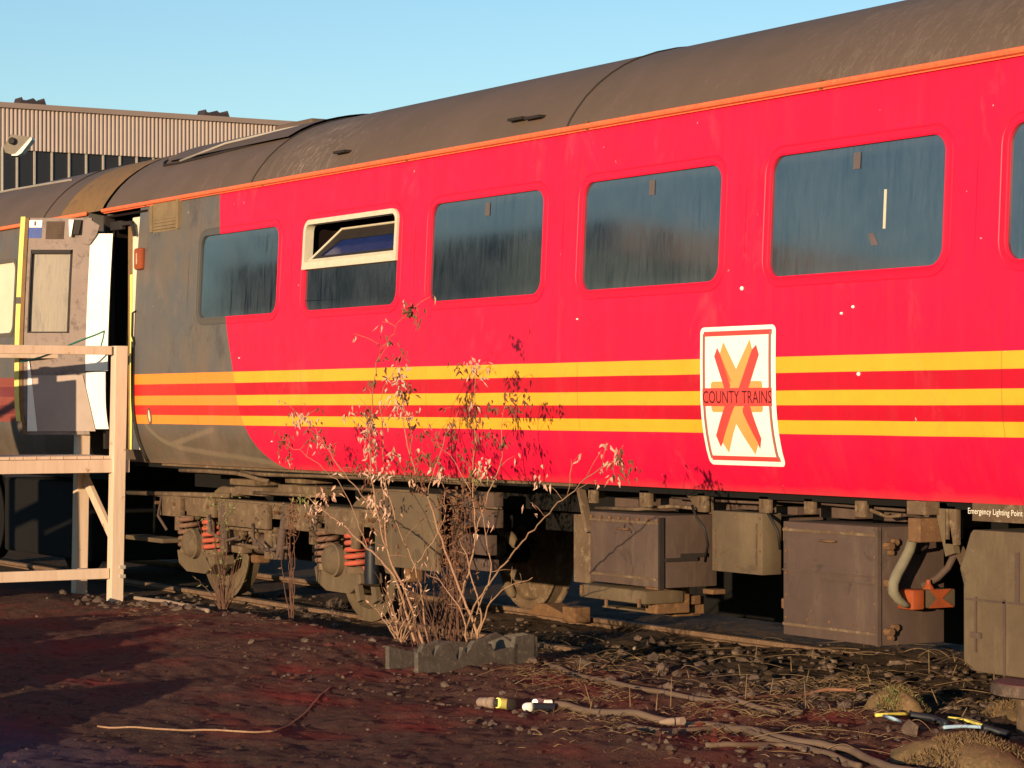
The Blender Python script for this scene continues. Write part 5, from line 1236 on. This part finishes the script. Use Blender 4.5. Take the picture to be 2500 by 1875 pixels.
# ------------------------------------------------------------------ scattered ground cover
r_ = random.Random(99)
ico = bmesh.new(); bmesh.ops.create_icosphere(ico, subdivisions=1, radius=1); IV = [v.co.copy() for v in ico.verts]; IF = [[v.index for v in f.verts] for f in ico.faces]; ico.free()
m = MB(); cnt = 0
def stone(m, x, y, s, mi=0):
    q = Matrix.Rotation(r_.uniform(0,6.28),3,'Z') @ Matrix.Rotation(r_.uniform(-.4,.4),3,'X'); sx, sy, sz = s*r_.uniform(.7,1.3), s*r_.uniform(.5,1), s*r_.uniform(.4,.8)
    z = gz(x, y)+sz*.25
    m.add([Vector((x,y,z))+q @ Vector((v.x*sx*r_.uniform(.75,1.15), v.y*sy*r_.uniform(.75,1.15), v.z*sz*r_.uniform(.75,1.15))) for v in IV], IF, mi)
for _ in range(5200):
    px = r_.uniform(-60, 2560); py = r_.uniform(1440, 1900)
    d = ray(px, py); t = (.02-CAM.z)/d.z; p = CAM+d*t
    if p.y > 2.6 or p.x < -.5: continue
    right = 1 if (p.x > 6.5 and p.y > -2.2) else 0
    if not right and r_.random() < .6: continue
    if right and r_.random() < .35: continue
    stone(m, p.x, p.y, abs(r_.gauss(0, .006))+.003 if not right else abs(r_.gauss(0,.014))+.006, 0 if right and r_.random() < .5 or r_.random() < .06 else 1)
for _ in range(600):
    x = r_.uniform(0, 13); y = r_.uniform(-.8, 1.9); stone(m, x, y, abs(r_.gauss(0,.022))+.012)
tag(m.build('stones', [M['stone'], go.data.materials[0]], recalc=False), 'loose stones and clods scattered over the soil', None, None, 'stuff')
m = MB()
def blade(x, y, L, tl, mi):
    an = r_.uniform(0, 6.28); d = Vector((math.cos(an)*tl, math.sin(an)*tl, r_.uniform(.05, 1))).normalized(); b0 = Vector((x, y, gz(x, y)-.003)); e = b0+d*L*.5; f = e+(d+Vector((0,0,-.5))).normalized()*L*.5
    f.z = max(f.z, gz(f.x, f.y)+.002); s = d.cross(Vector((r_.uniform(-1,1),r_.uniform(-1,1),.3))).normalized()*r_.uniform(.0012,.003)
    m.add([b0-s, b0+s, e+s*.8, e-s*.8, f], [(0,1,2,3),(3,2,4)], mi)
for _ in range(16000):
    px = r_.uniform(1250, 2560); py = r_.gauss(1640, 75)
    if py < 1470: continue
    d = ray(px, py); t = (.02-CAM.z)/d.z; p = CAM+d*t
    if p.y > .75: continue
    if fbm(np.float64(p.x), np.float64(p.y), 1.4, 3, 77) < -.04: continue
    blade(p.x, p.y, r_.uniform(.03,.13), 1.6, r_.choice((0,0,1,2)))
for _ in range(2600):
    px = r_.uniform(280, 1250); py = r_.gauss(1490, 35)
    d = ray(px, py); t = (-.03-CAM.z)/d.z; p = CAM+d*t
    if p.y > 1.5 or fbm(np.float64(p.x), np.float64(p.y), 1.4, 3, 77) < 0: continue
    blade(p.x, p.y, r_.uniform(.03,.09), 1.8, r_.choice((0,1,2)))
tag(m.build('dry_grass', [M['straw'], M['stemd'], M['moss']], recalc=False), 'matted dead grass and stalks beside the track', None, None, 'stuff')
m = MB()
for _ in range(230):
    px = r_.uniform(1250, 2540); py = r_.uniform(1560, 1860)
    if px < 1700 and py > 1700: continue
    p = GP(px, py); an = r_.uniform(0, 6.28); L = r_.uniform(.1,.45); pts = []; ah = r_.uniform(.0,.06); bw = r_.uniform(-.25,.25)
    zz = [gz(p.x, p.y), gz(p.x+math.cos(an)*L, p.y+math.sin(an)*L)]; rt_ = r_.uniform(.001,.0032)
    for k in range(10):
        u = k/9; q = p+Vector((math.cos(an+bw*u*2), math.sin(an+bw*u*2), 0))*L*u; q.z = max(gz(q.x, q.y)+.002, zz[0]*(1-u)+zz[1]*u+.008+ah*math.sin(u*math.pi)); pts.append(q)
    m.tube(pts, [rt_*(1-.07*k) for k in range(10)], 5)
for _ in range(28):
    px = r_.uniform(1400, 2500); py = r_.uniform(1590, 1760); p = GP(px, py); m.tube([p, p+Vector((r_.uniform(-.04,.04), r_.uniform(-.04,.04), r_.uniform(.05,.16)))], [.004,.002], 5)
tag(m.build('twigs', M['straw'], smooth=True, recalc=False), 'tangle of dead twigs and roots on the rough ground', None, None, 'stuff')

def heap(x0, y0, x1, y1, w_, h, lab, sd):
    r2 = random.Random(sd); t = thing('shade_heap', ((x0+x1)/2, (y0+y1)/2, -.1), lab, 'heap'); m = MB(); L_ = 110; K_ = 14; vs = []
    a_ = Vector((x0,y0,0)); b_ = Vector((x1,y1,0)); d_ = (b_-a_).normalized(); n_ = Vector((-d_.y, d_.x, 0))
    for i in range(L_+1):
        u = i/L_; hh = (h[0]+(h[1]-h[0])*u)*min(1, 6*u, 6*(1-u))*(.82+.16*math.sin(u*9+sd)+.13*math.sin(u*23)+.12*math.sin(u*47+1)+.07*math.sin(u*83))
        for k in range(K_+1):
            v = k/K_*2-1; vs.append(a_.lerp(b_, u)+n_*(v*w_)+Vector((0,0,-.1+hh*math.cos(v*math.pi/2)**1.2+r2.uniform(-.02,.02))))
    m.add(vs, [(i*(K_+1)+k, i*(K_+1)+k+1, (i+1)*(K_+1)+k+1, (i+1)*(K_+1)+k) for i in range(L_) for k in range(K_)])
    m.build('mound', go.data.materials[0], t, smooth=True)
heap(1.8, -2.9, 11.6, -6.2, .55, (.25, .8), 'long low heap added out of view to shade the yard', 4)  # added outside the frame to cast a long shadow over the soil
